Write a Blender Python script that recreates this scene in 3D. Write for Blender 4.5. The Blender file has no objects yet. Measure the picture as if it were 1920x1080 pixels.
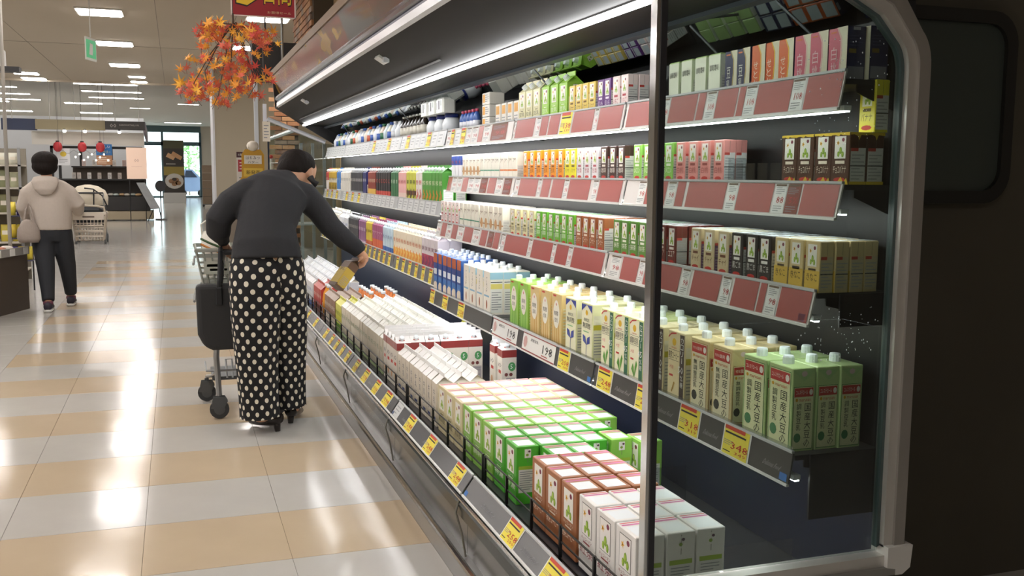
import bpy, math, random
from math import sin, cos, pi, radians
from mathutils import Vector, Matrix
random.seed(7)
S = bpy.context.scene
COL = S.collection

# ------------------------------------------------------------------ camera, world, exposure
YAW, PITCH, ROLL, H = 0.3309, 0.1159, -0.0078, 1.35
_f = Vector((sin(YAW)*cos(PITCH), cos(YAW)*cos(PITCH), -sin(PITCH)))
_r = Vector((cos(YAW), -sin(YAW), 0)); _d = _f.cross(_r)
_R = cos(ROLL)*_r + sin(ROLL)*_d; _D = -sin(ROLL)*_r + cos(ROLL)*_d
cam = bpy.data.cameras.new('camera'); co = bpy.data.objects.new('camera', cam); COL.objects.link(co)
M = Matrix.Identity(4)
for i in range(3):
    M[i][0] = _R[i]; M[i][1] = -_D[i]; M[i][2] = -_f[i]
M[2][3] = H
co.matrix_world = M
cam.sensor_width = 36; cam.lens = 1828.8*36/1920; cam.clip_start = 0.05; cam.clip_end = 300
S.camera = co
S.view_settings.view_transform = 'Standard'; S.view_settings.look = 'None'
S.view_settings.gamma = 1; S.view_settings.use_curve_mapping = False
S.view_settings.exposure = 0.58
W = bpy.data.worlds.new('world'); S.world = W; W.use_nodes = True
W.node_tree.nodes['Background'].inputs[0].default_value = (0.80, 0.90, 1.0, 1)
W.node_tree.nodes['Background'].inputs[1].default_value = 5.0
LED_CASE = 22.0      # strips inside the case
LED_CANOPY = 14.0
TROFFER = 26.0

# ------------------------------------------------------------------ materials
def lin(c):
    c /= 255
    return c/12.92 if c <= .04045 else ((c+.055)/1.055)**2.4
def rgb(h):
    h = h.lstrip('#'); return tuple(lin(int(h[i:i+2], 16)) for i in (0, 2, 4)) + (1,)
_M = {}
def mat(col, rough=.5, metal=0, emit=0, spec=.5, noise=0, nscale=20, bump=0, stretch=None):
    key = (col, rough, metal, emit, spec, noise, nscale, bump, stretch)
    if key in _M: return _M[key]
    m = bpy.data.materials.new('paint_' + col.lstrip('#')); m.use_nodes = True
    nt = m.node_tree; b = nt.nodes['Principled BSDF']
    b.inputs['Base Color'].default_value = rgb(col); b.inputs['Roughness'].default_value = rough
    b.inputs['Metallic'].default_value = metal; b.inputs['Specular IOR Level'].default_value = spec
    if emit:
        b.inputs['Emission Color'].default_value = rgb(col); b.inputs['Emission Strength'].default_value = emit
    if noise or bump:
        tc = nt.nodes.new('ShaderNodeTexCoord'); n = nt.nodes.new('ShaderNodeTexNoise')
        n.inputs['Scale'].default_value = nscale; n.inputs['Detail'].default_value = 4
        src = tc.outputs['Object']
        if stretch:
            mp = nt.nodes.new('ShaderNodeMapping'); mp.inputs['Scale'].default_value = stretch
            nt.links.new(src, mp.inputs['Vector']); src = mp.outputs['Vector']
        nt.links.new(src, n.inputs['Vector'])
        if noise:
            r = nt.nodes.new('ShaderNodeMapRange'); r.inputs['To Min'].default_value = 1-noise; r.inputs['To Max'].default_value = 1+noise
            nt.links.new(n.outputs['Fac'], r.inputs['Value'])
            hs = nt.nodes.new('ShaderNodeHueSaturation'); hs.inputs['Color'].default_value = rgb(col)
            nt.links.new(r.outputs['Result'], hs.inputs['Value']); nt.links.new(hs.outputs['Color'], b.inputs['Base Color'])
        if bump:
            bp = nt.nodes.new('ShaderNodeBump'); bp.inputs['Strength'].default_value = bump; bp.inputs['Distance'].default_value = .01
            nt.links.new(n.outputs['Fac'], bp.inputs['Height']); nt.links.new(bp.outputs['Normal'], b.inputs['Normal'])
    _M[key] = m
    return m
def glassmat(name, tint, refl=.07, rough=0.0):
    m = bpy.data.materials.new(name); m.use_nodes = True; nt = m.node_tree; nt.nodes.clear()
    o = nt.nodes.new('ShaderNodeOutputMaterial'); mx = nt.nodes.new('ShaderNodeMixShader')
    t = nt.nodes.new('ShaderNodeBsdfTransparent'); t.inputs[0].default_value = rgb(tint)
    g = nt.nodes.new('ShaderNodeBsdfGlossy'); g.inputs['Roughness'].default_value = rough
    lw = nt.nodes.new('ShaderNodeLayerWeight'); lw.inputs['Blend'].default_value = .3
    r = nt.nodes.new('ShaderNodeMapRange'); r.inputs['To Min'].default_value = refl*.5; r.inputs['To Max'].default_value = refl*4
    nt.links.new(lw.outputs['Facing'], r.inputs['Value']); nt.links.new(r.outputs['Result'], mx.inputs[0])
    nt.links.new(t.outputs[0], mx.inputs[1]); nt.links.new(g.outputs[0], mx.inputs[2]); nt.links.new(mx.outputs[0], o.inputs[0])
    return m
GLASS = glassmat('clear_glass', '#dde3e0', .06)
ACRYL = glassmat('clear_acrylic', '#f2f4f6', .07, .08)
def dotmat():
    m = bpy.data.materials.new('polka_dot_cloth'); m.use_nodes = True; nt = m.node_tree; b = nt.nodes['Principled BSDF']
    uv = nt.nodes.new('ShaderNodeUVMap'); mp = nt.nodes.new('ShaderNodeMapping')
    mp.inputs['Rotation'].default_value = (0, 0, radians(45)); mp.inputs['Scale'].default_value = (1/.049,)*3
    fr = nt.nodes.new('ShaderNodeVectorMath'); fr.operation = 'FRACTION'
    sb = nt.nodes.new('ShaderNodeVectorMath'); sb.operation = 'SUBTRACT'; sb.inputs[1].default_value = (.5, .5, 0)
    ln = nt.nodes.new('ShaderNodeVectorMath'); ln.operation = 'LENGTH'
    lt = nt.nodes.new('ShaderNodeMath'); lt.operation = 'LESS_THAN'; lt.inputs[1].default_value = .255
    mx = nt.nodes.new('ShaderNodeMix'); mx.data_type = 'RGBA'
    mx.inputs[6].default_value = rgb('#1c1c1f'); mx.inputs[7].default_value = rgb('#e6e0cf')
    L = nt.links.new
    L(uv.outputs[0], mp.inputs[0]); L(mp.outputs[0], fr.inputs[0]); L(fr.outputs[0], sb.inputs[0]); L(sb.outputs[0], ln.inputs[0])
    L(ln.outputs['Value'], lt.inputs[0]); L(lt.outputs[0], mx.inputs[0]); L(mx.outputs[2], b.inputs['Base Color'])
    b.inputs['Roughness'].default_value = .9
    return m
def bannermat():
    m = bpy.data.materials.new('autumn_print'); m.use_nodes = True; nt = m.node_tree; b = nt.nodes['Principled BSDF']
    tc = nt.nodes.new('ShaderNodeTexCoord'); mp = nt.nodes.new('ShaderNodeMapping'); mp.inputs['Scale'].default_value = (3, 1.2, 4)
    n = nt.nodes.new('ShaderNodeTexNoise'); n.inputs['Scale'].default_value = 2.2; n.inputs['Detail'].default_value = 1
    cr = nt.nodes.new('ShaderNodeValToRGB'); e = cr.color_ramp.elements
    e[0].position = .35; e[0].color = rgb('#7a2f22'); e[1].position = .62; e[1].color = rgb('#b08a3a')
    k = e.new(.48); k.color = rgb('#8f4a28'); k = e.new(.55); k.color = rgb('#6d4a2c')
    L = nt.links.new
    L(tc.outputs['Object'], mp.inputs[0]); L(mp.outputs[0], n.inputs[0]); L(n.outputs['Fac'], cr.inputs[0]); L(cr.outputs[0], b.inputs['Base Color'])
    b.inputs['Roughness'].default_value = .12
    return m
def mirrormat():
    m = bpy.data.materials.new('tinted_mirror'); m.use_nodes = True; b = m.node_tree.nodes['Principled BSDF']
    b.inputs['Base Color'].default_value = rgb('#a4acaa'); b.inputs['Metallic'].default_value = 1; b.inputs['Roughness'].default_value = .03
    return m
WHITE = mat('#eef0ee', .45); BLACK = mat('#141416', .5); DARK = mat('#2a2a2c', .5)
STEEL = mat('#b4b4b4', .3, .9); CHROME = mat('#d6d8da', .12, 1)
ALU = mat('#c9c7c2', .4, .6); TAGW = mat('#e8e9e6', .5); TAGY = mat('#efe04e', .5); RED = mat('#b43c3a', .4)
INK = mat('#26262a', .6); GREY = mat('#8f9296', .5)

# ------------------------------------------------------------------ mesh builder
_TX = {}
def glyphs(s):
    if s in _TX: return _TX[s]
    c = bpy.data.curves.new('txt', 'FONT'); c.body = s; c.resolution_u = 1
    o = bpy.data.objects.new('txt', c); me = o.to_mesh()
    v = [(p.co.x, p.co.y) for p in me.vertices]; f = [tuple(p.vertices) for p in me.polygons]
    o.to_mesh_clear(); bpy.data.objects.remove(o); bpy.data.curves.remove(c)
    if v:
        x0 = min(p[0] for p in v); x1 = max(p[0] for p in v); y0 = min(p[1] for p in v); y1 = max(p[1] for p in v)
        v = [((x-x0)/max(x1-x0, 1e-6)-.5, (y-y0)/max(y1-y0, 1e-6)-.5) for x, y in v]
        _TX[s] = (v, f, (x1-x0)/max(y1-y0, 1e-6))
    else: _TX[s] = ([], [], 1)
    return _TX[s]
class MB:
    def __init__(s): s.v = []; s.f = []; s.m = []; s.mats = []; s.uv = None
    def mi(s, m):
        if m not in s.mats: s.mats.append(m)
        return s.mats.index(m)
    def face(s, pts, m):
        b = len(s.v); s.v += [tuple(p) for p in pts]; s.f.append(tuple(range(b, b+len(pts)))); s.m.append(s.mi(m))
    def add(s, vs, fs, m):
        b = len(s.v); s.v += [tuple(p) for p in vs]; k = s.mi(m)
        for f in fs: s.f.append(tuple(i+b for i in f)); s.m.append(k)
    def box(s, x0, x1, y0, y1, z0, z1, m, b=0):
        if b:
            P = [(x0+b, y0), (x1-b, y0), (x1, y0+b), (x1, y1-b), (x1-b, y1), (x0+b, y1), (x0, y1-b), (x0, y0+b)]
            Q = [(min(max(x, x0+b), x1-b), min(max(y, y0+b), y1-b)) for x, y in P]
            rs = [[(x, y, z0+b) for x, y in P], [(x, y, z1-b) for x, y in P], [(x, y, z1) for x, y in Q]]
            vs = sum(rs, []); n = 8
            fs = [(k*n+i, k*n+(i+1) % n, (k+1)*n+(i+1) % n, (k+1)*n+i) for k in range(2) for i in range(n)]
            fs += [tuple(range(n-1, -1, -1)), tuple(range(2*n, 3*n))]
            vs = [(x, y, z0 if i < n else z) for i, (x, y, z) in enumerate(vs)]
            s.add(vs, fs, m); return s
        v = [(x0, y0, z0), (x1, y0, z0), (x1, y1, z0), (x0, y1, z0), (x0, y0, z1), (x1, y0, z1), (x1, y1, z1), (x0, y1, z1)]
        s.add(v, [(3, 2, 1, 0), (4, 5, 6, 7), (0, 1, 5, 4), (1, 2, 6, 5), (2, 3, 7, 6), (3, 0, 4, 7)], m); return s
    def prism(s, poly, a0, a1, m, axis='y'):
        n = len(poly)
        def P(p, a): return (p[0], a, p[1]) if axis == 'y' else ((a, p[0], p[1]) if axis == 'x' else (p[0], p[1], a))
        vs = [P(p, a0) for p in poly] + [P(p, a1) for p in poly]
        fs = [(i, (i+1) % n, n+(i+1) % n, n+i) for i in range(n)] + [tuple(range(n-1, -1, -1)), tuple(range(n, 2*n))]
        s.add(vs, fs, m); return s
    def loft(s, secs, m, n=16, side=Vector((1, 0, 0)), uv=False, pleat=0, caps=True, circ=.72):
        # secs: (center, rx, ry)
        C = [Vector(c[0]) for c in secs]; rings = []; L = 0; vv = []; us = []
        for i, (c, rx, ry) in enumerate(secs):
            t = (C[min(i+1, len(C)-1)] - C[max(i-1, 0)]).normalized()
            a = (side - side.dot(t)*t).normalized(); b = t.cross(a)
            if i: L += (C[i]-C[i-1]).length
            for k in range(n+1 if uv else n):
                th = 2*pi*k/n; pl = 1 + pleat*(i/(len(secs)-1))*cos(9*th+i*.35)
                vv.append(C[i] + a*(rx*pl*cos(th)) + b*(ry*pl*sin(th))); us.append((k/n*circ, L))
        w = n+1 if uv else n; fs = []
        for i in range(len(secs)-1):
            for k in range(n):
                k2 = k+1 if uv else (k+1) % n
                fs.append((i*w+k, i*w+k2, (i+1)*w+k2, (i+1)*w+k))
        if caps:
            fs.append(tuple(range(n-1, -1, -1))); o = (len(secs)-1)*w; fs.append(tuple(range(o, o+n)))
        if uv:
            if s.uv is None: s.uv = {}
            b0 = len(s.v)
            for i, u in enumerate(us): s.uv[b0+i] = u
        s.add(vv, fs, m); return s
    def tube(s, pts, r, m, n=8):
        P = [Vector(p) for p in pts]; t0 = (P[-1]-P[0]).normalized()
        sd = Vector((0, 0, 1)) if abs(t0.z) < .8 else Vector((1, 0, 0))
        if abs(t0.y) < .3 and abs(t0.z) < .8: sd = Vector((0, 1, 0)) if abs(t0.x) > .5 else sd
        R = r if isinstance(r, (list, tuple)) else [r]*len(P)
        return s.loft([(p, q, q) for p, q in zip(P, R)], m, n, sd)
    def ball(s, c, rx, ry, rz, m, n=16, k=10):
        c = Vector(c); vs = [c+Vector((0, 0, -rz))]
        for j in range(1, k):
            a = -pi/2+pi*j/k
            vs += [c+Vector((rx*cos(a)*cos(2*pi*i/n), ry*cos(a)*sin(2*pi*i/n), rz*sin(a))) for i in range(n)]
        vs.append(c+Vector((0, 0, rz))); fs = [(0, 1+(i+1) % n, 1+i) for i in range(n)]
        for j in range(k-2):
            for i in range(n): fs.append((1+j*n+i, 1+j*n+(i+1) % n, 1+(j+1)*n+(i+1) % n, 1+(j+1)*n+i))
        e = len(vs)-1; o = 1+(k-2)*n; fs += [(o+i, o+(i+1) % n, e) for i in range(n)]
        s.add(vs, fs, m); return s
    def lathe(s, prof, c, m, n=12):
        vs = []; c = Vector(c)
        for r, z in prof: vs += [c+Vector((r*cos(2*pi*i/n), r*sin(2*pi*i/n), z)) for i in range(n)]
        fs = [(j*n+i, j*n+(i+1) % n, (j+1)*n+(i+1) % n, (j+1)*n+i) for j in range(len(prof)-1) for i in range(n)]
        fs += [tuple(range(n-1, -1, -1)), tuple(range((len(prof)-1)*n, len(prof)*n))]
        s.add(vs, fs, m); return s
    def mesh(s, name, off=(0, 0, 0), smooth=False):
        me = bpy.data.meshes.new(name); o = Vector(off)
        me.from_pydata([Vector(p)-o for p in s.v], [], s.f)
        for m in s.mats: me.materials.append(m)
        me.polygons.foreach_set('material_index', s.m)
        if smooth: me.polygons.foreach_set('use_smooth', [True]*len(s.f))
        if s.uv is not None:
            l = me.uv_layers.new(name='UVMap')
            for i, lp in enumerate(me.loops): l.data[i].uv = s.uv.get(lp.vertex_index, (0, 0))
        me.update(); return me
    def obj(s, name, parent=None, smooth=False, world=True, loc=None):
        off = (0, 0, 0)
        if parent is not None and world: off = wl(parent)
        if parent is None and loc is not None: off = loc
        o = bpy.data.objects.new(name, s.mesh(name, off, smooth)); COL.objects.link(o)
        if parent is not None: o.parent = parent
        elif loc is not None: o.location = loc
        return o
def wl(o):
    v = Vector(o.location)
    while o.parent: o = o.parent; v += Vector(o.location)
    return v
def tag(o, label=None, cat=None, group=None, kind=None):
    if label: o['label'] = label
    if cat: o['category'] = cat
    if group: o['group'] = group
    if kind: o['kind'] = kind
    return o
def thing(name, label, cat, loc=(0, 0, 0), group=None, rz=0):
    o = bpy.data.objects.new(name, None); o.empty_display_size = .05; COL.objects.link(o); o.location = loc; o.rotation_euler = (0, 0, rz)
    return tag(o, label, cat, group)
def link(name, me, parent=None, loc=(0, 0, 0), rot=(0, 0, 0)):
    o = bpy.data.objects.new(name, me); COL.objects.link(o); o.parent = parent; o.location = loc; o.rotation_euler = rot
    return o
def struct(mb, name, smooth=False, parent=None):
    o = mb.obj(name, parent, smooth)
    if parent is None: o['kind'] = 'structure'
    return o
ORD = 'first second third fourth fifth sixth seventh eighth ninth tenth eleventh twelfth thirteenth fourteenth fifteenth sixteenth seventeenth eighteenth nineteenth twentieth'.split()
def ordw(i): return ORD[i] if i < 20 else 'twenty-' + ORD[i-20] if i < 29 else '%dth' % (i+1)

# flat print on the faces of a pack: u to the right, v up, as seen by a viewer of that face
class Face:
    def __init__(s, mb, fn): s.mb = mb; s.fn = fn
    def rect(s, u0, v0, u1, v1, m, l=1): s.mb.face([s.fn(*p, l) for p in ((u0, v0), (u1, v0), (u1, v1), (u0, v1))], m)
    def poly(s, pts, m, l=1): s.mb.face([s.fn(*p, l) for p in pts], m)
    def disc(s, u, v, ru, rv, m, l=1, n=10): s.poly([(u+ru*cos(2*pi*i/n), v+rv*sin(2*pi*i/n)) for i in range(n)], m, l)
    def text(s, t, u, v, w, h, m, l=2):
        gv, gf, _ = glyphs(t); s.mb.add([s.fn(u+x*w, v+y*h, l) for x, y in gv], gf, m)
    def vtext(s, t, u, v1, v0, w, m, l=2):
        st = (v1-v0)/len(t)
        for i, c in enumerate(t):
            if c == 'ー': s.rect(u-w*.07, v1-(i+.9)*st, u+w*.07, v1-(i+.1)*st, m, l)
            else: s.text(c, u, v1-(i+.5)*st, w, st*.86, m, l)
    def lines(s, u0, v0, u1, v1, n, m, l=2):
        st = (v1-v0)/n
        for i in range(n): s.rect(u0, v0+st*(i+.3), u1-(u1-u0)*(.35 if i % 3 == 0 else .05), v0+st*(i+.62), m, l)
E_ = .0004
def faces(mb, w, d, h):
    F = Face(mb, lambda u, v, l: (-d/2-E_*l, w/2-u, v)); G = Face(mb, lambda u, v, l: (-d/2+u, -w/2-E_*l, v))
    T = Face(mb, lambda u, v, l: (-d/2+v, w/2-u, h+E_*l))
    return F, G, T

# ================================================================== SETTING
FT = lambda c: mat(c, .13, spec=.22, noise=.07, nscale=4, bump=.12)
tan, pale = FT('#b9a78e'), FT('#b5b2ac')
sub = MB().box(-12, 6, -4, 16.4, -.06, -.012, mat('#aaa296', .6)); sub.box(-12, -2.15, -4, 16.4, -.012, -.0005, pale); sub.box(.85, 6, -4, 16.4, -.012, -.0005, pale)
sub.box(-2.15, .85, -4, 2.37, -.012, -.0005, pale); sub.box(-12, 6, 16.4, 56, -.06, 0, pale)
floor = struct(sub, 'floor')
tm = {}
for k, m in (('tan', tan), ('pale', pale)):
    b = MB(); b.box(0, .499, 0, .499, -.01, 0, m, .0008); tm[k] = b.mesh('floor_tile')
for j in range(28):
    y = 2.37+j*.5014
    for i in range(6):
        x = -2.15+i*.5
        k = 'tan' if (j % 2 == 0 and i >= 2) else 'pale'
        link('floor_tile', tm[k], floor, (x, y, 0))
CE = mat('#c3b8a6', .8, noise=.02, nscale=1); 
b = MB().box(-12, 6, -4, 27, 3.6, 3.7, CE); b.box(-12, 6, 27, 56, 3.75, 3.85, mat('#d2d0c8', .8)); b.box(-12, 6, 27, 27.1, 3.55, 3.85, CE)
for x in (-4.2, -2.4, -.2, .9): b.box(x, x+.008, -4, 27, 3.597, 3.6, mat('#8c8478', .8))
b.box(-12, 6, 19.3, 19.32, 3.597, 3.6, mat('#8c8478', .8))
struct(b, 'ceiling')
WALL = mat('#b3a999', .75, noise=.03, nscale=1)
struct(MB().box(-12.1, -12, -4, 56, 0, 3.85, WALL), 'wall_left')
struct(MB().box(6, 6.1, -4, 56, 0, 3.85, WALL), 'wall_right')
struct(MB().box(-12, 6, -4.1, -4, 0, 3.7, WALL), 'wall_back')
# wall behind the case
struct(MB().box(1.72, 1.8, 2.6, 11.2, 0, 3.6, mat('#b39a72', .7, noise=.03, nscale=2)).box(1.68, 1.74, 8.2, 8.5, 0, 3.6, mat('#8f8778', .6)), 'trim_1')
# pillars on the right side of the aisle
struct(MB().box(.8, 2.9, 22, 23.4, 0, 3.6, mat('#a39a88', .7)).box(.78, .82, 21.98, 23.42, 0, 3.6, mat('#c9cbd0', .5)), 'trim_2')
struct(MB().box(1.38, 4.5, 18, 18.4, 0, 3.6, mat('#a0957f', .7)).box(1.34, 1.41, 17.96, 18.02, 0, 3.6, mat('#c5cbd2', .4)), 'trim_3')
# far wall with doorway glazing
fw = MB(); fwm = mat('#b9b3a6', .7)
fw.box(-12, -2.35, 55, 55.2, 0, 3.75, fwm); fw.box(1.32, 6, 55, 55.2, 0, 3.75, fwm); fw.box(-2.35, 1.32, 55, 55.2, 3.42, 3.75, mat('#4b6468', .5))
struct(fw, 'wall_far')
dm = mat('#38545c', .4)
dr = MB()
for x in (-2.35, -.68, 1.22): dr.box(x, x+.12, 54.95, 55.1, 0, 3.42, dm)
dr.box(-2.35, 1.3, 54.95, 55.1, 2.72, 2.92, dm); dr.box(-2.35, 1.3, 54.95, 55.1, 0, .08, dm)
door = struct(dr, 'door_1')
MB().box(-2.3, 1.25, 55.02, 55.04, .08, 3.42, GLASS).obj('glass_pane', door)
# outside: pavement, shrub, light facade
struct(MB().box(-30, 30, 56, 110, -.1, -.02, mat('#dcdcd8', .8)), 'ground')
gb = MB()
for i in range(260):
    a, r = random.random()*2*pi, random.random()
    c = Vector((.75+.75*r*cos(a), 61+.7*sin(a)*r, .4+2.6*random.random()))
    d = Vector((random.uniform(-1, 1), random.uniform(-1, 1), random.uniform(-.5, 1))).normalized()*.16
    e = d.cross(Vector((random.random(), random.random(), 1))).normalized()*.07
    gb.face([c-d, c-e, c+d, c+e], mat(random.choice(['#a9cf8f', '#c0dda8', '#8fbb78']), .8))
sh = thing('garden_shrub', 'bright green shrub outside beyond the glazed doors', 'shrub', (.75, 61, 0)); gb.obj('foliage', sh)
MB().tube([(.75, 61, -.02), (.75, 61, 2.2)], .04, mat('#7d6a50', .8)).obj('stem', sh)
# dark end wall with rounded window, right of the case
dk = mat('#4c483e', .9, noise=.15, nscale=3)
struct(MB().box(1.7, 6, 2.5, 2.6, 0, 3.6, dk), 'wall_right_end')
def rrect(x0, x1, z0, z1, r, n=6):
    P = []
    for cx, cz, a0 in ((x1-r, z1-r, 0), (x0+r, z1-r, 90), (x0+r, z0+r, 180), (x1-r, z0+r, 270)):
        P += [(cx+r*cos(radians(a0+90*i/n)), cz+r*sin(radians(a0+90*i/n))) for i in range(n+1)]
    return P
wd = MB(); A = rrect(1.86, 2.54, 1.27, 1.87, .1); B = rrect(1.9, 2.5, 1.31, 1.83, .07); n = len(A)
fr = mat('#23221e', .8)
wd.add([(x, 2.47, z) for x, z in A]+[(x, 2.47, z) for x, z in B]+[(x, 2.5, z) for x, z in A]+[(x, 2.495, z) for x, z in B],
       [(i, (i+1) % n, n+(i+1) % n, n+i) for i in range(n)]+[(i, (i+1) % n, 2*n+(i+1) % n, 2*n+i) for i in range(n)]+[(n+i, n+(i+1) % n, 3*n+(i+1) % n, 3*n+i) for i in range(n)], fr)
w1 = struct(wd, 'window_1')
p = MB(); p.prism(B, 2.485, 2.497, mat('#3c4440', .5)); p.obj('pane', w1)

# ceiling lights
def troffer(x, y, z, sx, sy, label, group=None, st=TROFFER):
    t = thing('ceiling_light', label, 'light', (x, y, z), group)
    MB().box(x-sx/2-.03, x+sx/2+.03, y-sy/2-.03, y+sy/2+.03, z-.02, z, mat('#d8d6d0', .5)).obj('frame', t)
    MB().box(x-sx/2, x+sx/2, y-sy/2, y+sy/2, z-.03, z-.02, mat('#fff8f4', .5, emit=st)).obj('diffuser', t)
LX = -.95
for i, y in enumerate((15.3, 18.9, 22.6)):
    troffer(LX, y, 3.6, .56, .56, 'square ceiling light, %s nearest in the aisle row' % ordw(i))
for i, y in enumerate((25.2,)): troffer(-.8, y, 3.6, .35, .35, 'small square ceiling light beyond the aisle row of squares')
troffer(-.8, 26.6, 3.6, .35, .35, 'farthest small ceiling light before the ceiling step')
for i, (x, y) in enumerate(((-3.2, 18.5), (-3.2, 25.3), (-3.2, 26.7))):
    troffer(x, y, 3.6, .5, .5, ['square ceiling light at the left edge of view', 'small ceiling light above the left shelves, nearer', 'small ceiling light above the left shelves, farther'][i])
for i, (x, y) in enumerate(((1.35, 15), (1.35, 18.6), (1.35, 22.3))):
    troffer(x, y, 3.6, .56, .56, ['square ceiling light behind the red hanging sign', 'square ceiling light seen through the maple leaves', 'farther ceiling light seen low through maple leaves'][i])
for i, y in enumerate((29.5, 32.2, 34.8)):
    troffer(-1.75, y, 3.75, 1.65, .2, 'long tube ceiling light above the kiosk, %s row' % ordw(i), st=20)
    troffer(-5.0, y+2, 3.75, 1.5, .2, 'long tube ceiling light at far left, %s row' % ordw(i), st=20)
for y in (-1.5, 2, 5.4, 8.6, 11.8):            # the same fittings nearer than the frame shows; far left column added as fill
    for x in (LX, -3.4, -6.0): troffer(x, y, 3.6, .56, .56, 'square ceiling light outside the picture, %s' % {-.95: 'over the aisle', -3.4: 'left of the aisle', -6.0: 'far left'}[x] + ', %s row from behind' % ordw(int((y+1.6)/3.3)), 'near ceiling lights')
for y in (15, 20, 25):
    for x in (-6.0, -9.0, 4.2): troffer(x, y, 3.6, .56, .56, 'square fill light added out of view at the side, %s' % {-6.0: 'left', -9.0: 'far left', 4.2: 'right'}[x] + ', %s row' % ordw(int(y/5)-3), 'added side fill lights')  # unseen troffers added only to raise the ambient light of the store
for y in (38, 44, 50):
    for x in (-9.0, -6.0, -3.0, 4.2): troffer(x, y, 3.75, 1.2, .4, 'added far fill light, %s row, %s' % (ordw(int((y-38)/6)), {-9.0: 'leftmost', -6.0: 'left', -3.0: 'behind the kiosk', 4.2: 'right side'}[x]), 'added far fill lights')  # extra tubes added to brighten the far end and its ceiling
troffer(.42, 51, 3.75, 1.7, .3, 'wide bright light box above the glazed doors', st=5)
for x, y, w_ in ((-1.2, 40, 'left above the kiosk'), (.5, 37, 'above the food banner'), (1.9, 41, 'right of the doors'), (1.9, 36.5, 'right, nearer one')): troffer(x, y, 3.75, .7, .16, 'small tube light on the far ceiling, '+w_, st=5)

# ================================================================== REFRIGERATED CASE
Y0, BAY, NB = 1.9, 1.165, 7
Y1 = Y0+BAY*NB
case = thing('display_case', 'long open refrigerated dairy case with black canopy along the aisle', 'display case', (1.25, Y0, 0))
blk = mat('#17171a', .45); blk2 = mat('#1d1d20', .3)
panel = mat('#7b7b78', .22, .45)
c = MB().prism([(.85, .0), (.88, .0), (.90, .066), (.872, .066), (.86, .045)], Y0-.02, Y1, STEEL); c.obj('kick_rail', case)
MB().tube([(.866, Y0-.02, .06), (.866, Y1, .06)], .012, CHROME).obj('chrome_strip', case)
for k in range(NB):
    MB().box(.9, .96, Y0+k*BAY+.002, Y0+(k+1)*BAY-.002, .04, .27, panel).obj('front_panel', case)
MB().prism([(.868, .21), (.895, .20), (.91, .27), (.885, .272), (.866, .25)], Y0-.02, Y1, mat('#1b2321', .25)).obj('bumper_rail', case)
MB().tube([(.872, Y0-.02, .266), (.872, Y1, .266)], .006, CHROME, 6).obj('bumper_trim', case)
MB().box(.93, 1.63, Y0, Y1, 0, .285, blk).obj('base', case)
MB().box(.945, 1.60, Y0, Y1, .285, .298, mat('#34363c', .4)).obj('deck', case)
MB().box(1.60, 1.64, Y0, Y1, .285, 2.33, blk).obj('back_panel', case)
MB().box(1.592, 1.60, Y0, Y1, .30, .60, mat('#262c40', .35)).obj('lower_back_panel', case)
# trailing cords at the bay joints
for k in range(0, NB):
    y = Y0+(k+1)*BAY
    MB().tube([(.87, y, .262), (.855, y-.01, .22), (.872, y-.03, .15), (.885, y-.03, .07)], .004, mat('#6c6a60', .5), 5).obj('cord', case)
# wire fence: one rail thing per bay
for k in range(NB):
    a, e = Y0+k*BAY+.012, Y0+(k+1)*BAY-.012
    f = MB(); wm = mat('#111113', .4)
    for z in (.405, .362, .315): f.box(.957, .961, a, e, z-.0022, z+.0022, wm)
    for j in range(6):
        y = a+(e-a)*j/5; f.box(.954, .962, y-.004, y+.004, .298, .408, wm)
    f.obj('wire_fence', case)
# canopy
cn = MB()
cn.prism([(.955, 1.985), (1.10, 1.90), (1.215, 1.835), (1.215, 1.825), (1.45, 1.815), (1.45, 1.83), (1.215, 1.86), (1.10, 1.93), (.965, 2.01)], Y0-.02, Y1, mat('#131211', .55, spec=.25))
cn.obj('canopy_underside', case)
MB().prism([(.945, 1.985), (.962, 1.975), (.975, 1.99), (.975, 2.02), (.945, 2.02)], Y0-.02, Y1-.25, mat('#dfe3e8', .3, .3)).obj('canopy_rail', case)
MB().prism([(.95, 2.022), (.975, 2.022), (.975, 2.034), (.95, 2.034)], Y0-.02, Y1-.25, mat('#4a5468', .4)).obj('canopy_groove', case)
MB().tube([(.985, Y0-.02, 2.075), (.985, Y1, 2.075)], .034, mat('#4a4e55', .2, .3), 12).obj('light_cover', case)
MB().prism([(1.0, 2.11), (1.02, 2.11), (.945, 2.29), (.925, 2.29)], 5.9, Y1, bannermat()).obj('autumn_banner', case)
MB().prism([(1.0, 2.11), (1.02, 2.11), (.945, 2.29), (.925, 2.29)], Y0-.02, 5.9, mat('#6a6862', .12)).obj('banner_cover', case)
MB().prism([(.915, 2.285), (.955, 2.285), (.955, 2.33), (.905, 2.33)], Y0-.02, Y1, mat('#86735f', .5)).obj('wood_trim', case)
MB().box(.955, 1.62, Y0-.02, Y1, 2.31, 2.33, blk).obj('canopy_top', case)
MB().prism([(.955, 1.985), (1.10, 1.90), (1.215, 1.825), (1.60, 1.60), (1.64, 1.60), (1.64, 2.33), (.93, 2.33)], Y1, Y1+.03, blk).obj('canopy_end', case)
MB().prism([(1.445, 1.805), (1.448, 1.811), (1.603, 1.728), (1.60, 1.722)], Y0, Y1, mirrormat()).obj('tilted_mirror', case)
MB().prism([(1.43, 1.80), (1.455, 1.795), (1.462, 1.81), (1.44, 1.82)], Y0, Y1, mat('#5a6067', .4, .4)).obj('mirror_trim', case)
MB().box(1.205, 1.232, Y0+.02, Y1-.12, 1.812, 1.824, mat('#ffffff', .5, emit=LED_CANOPY)).obj('light_strip', case)
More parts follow.
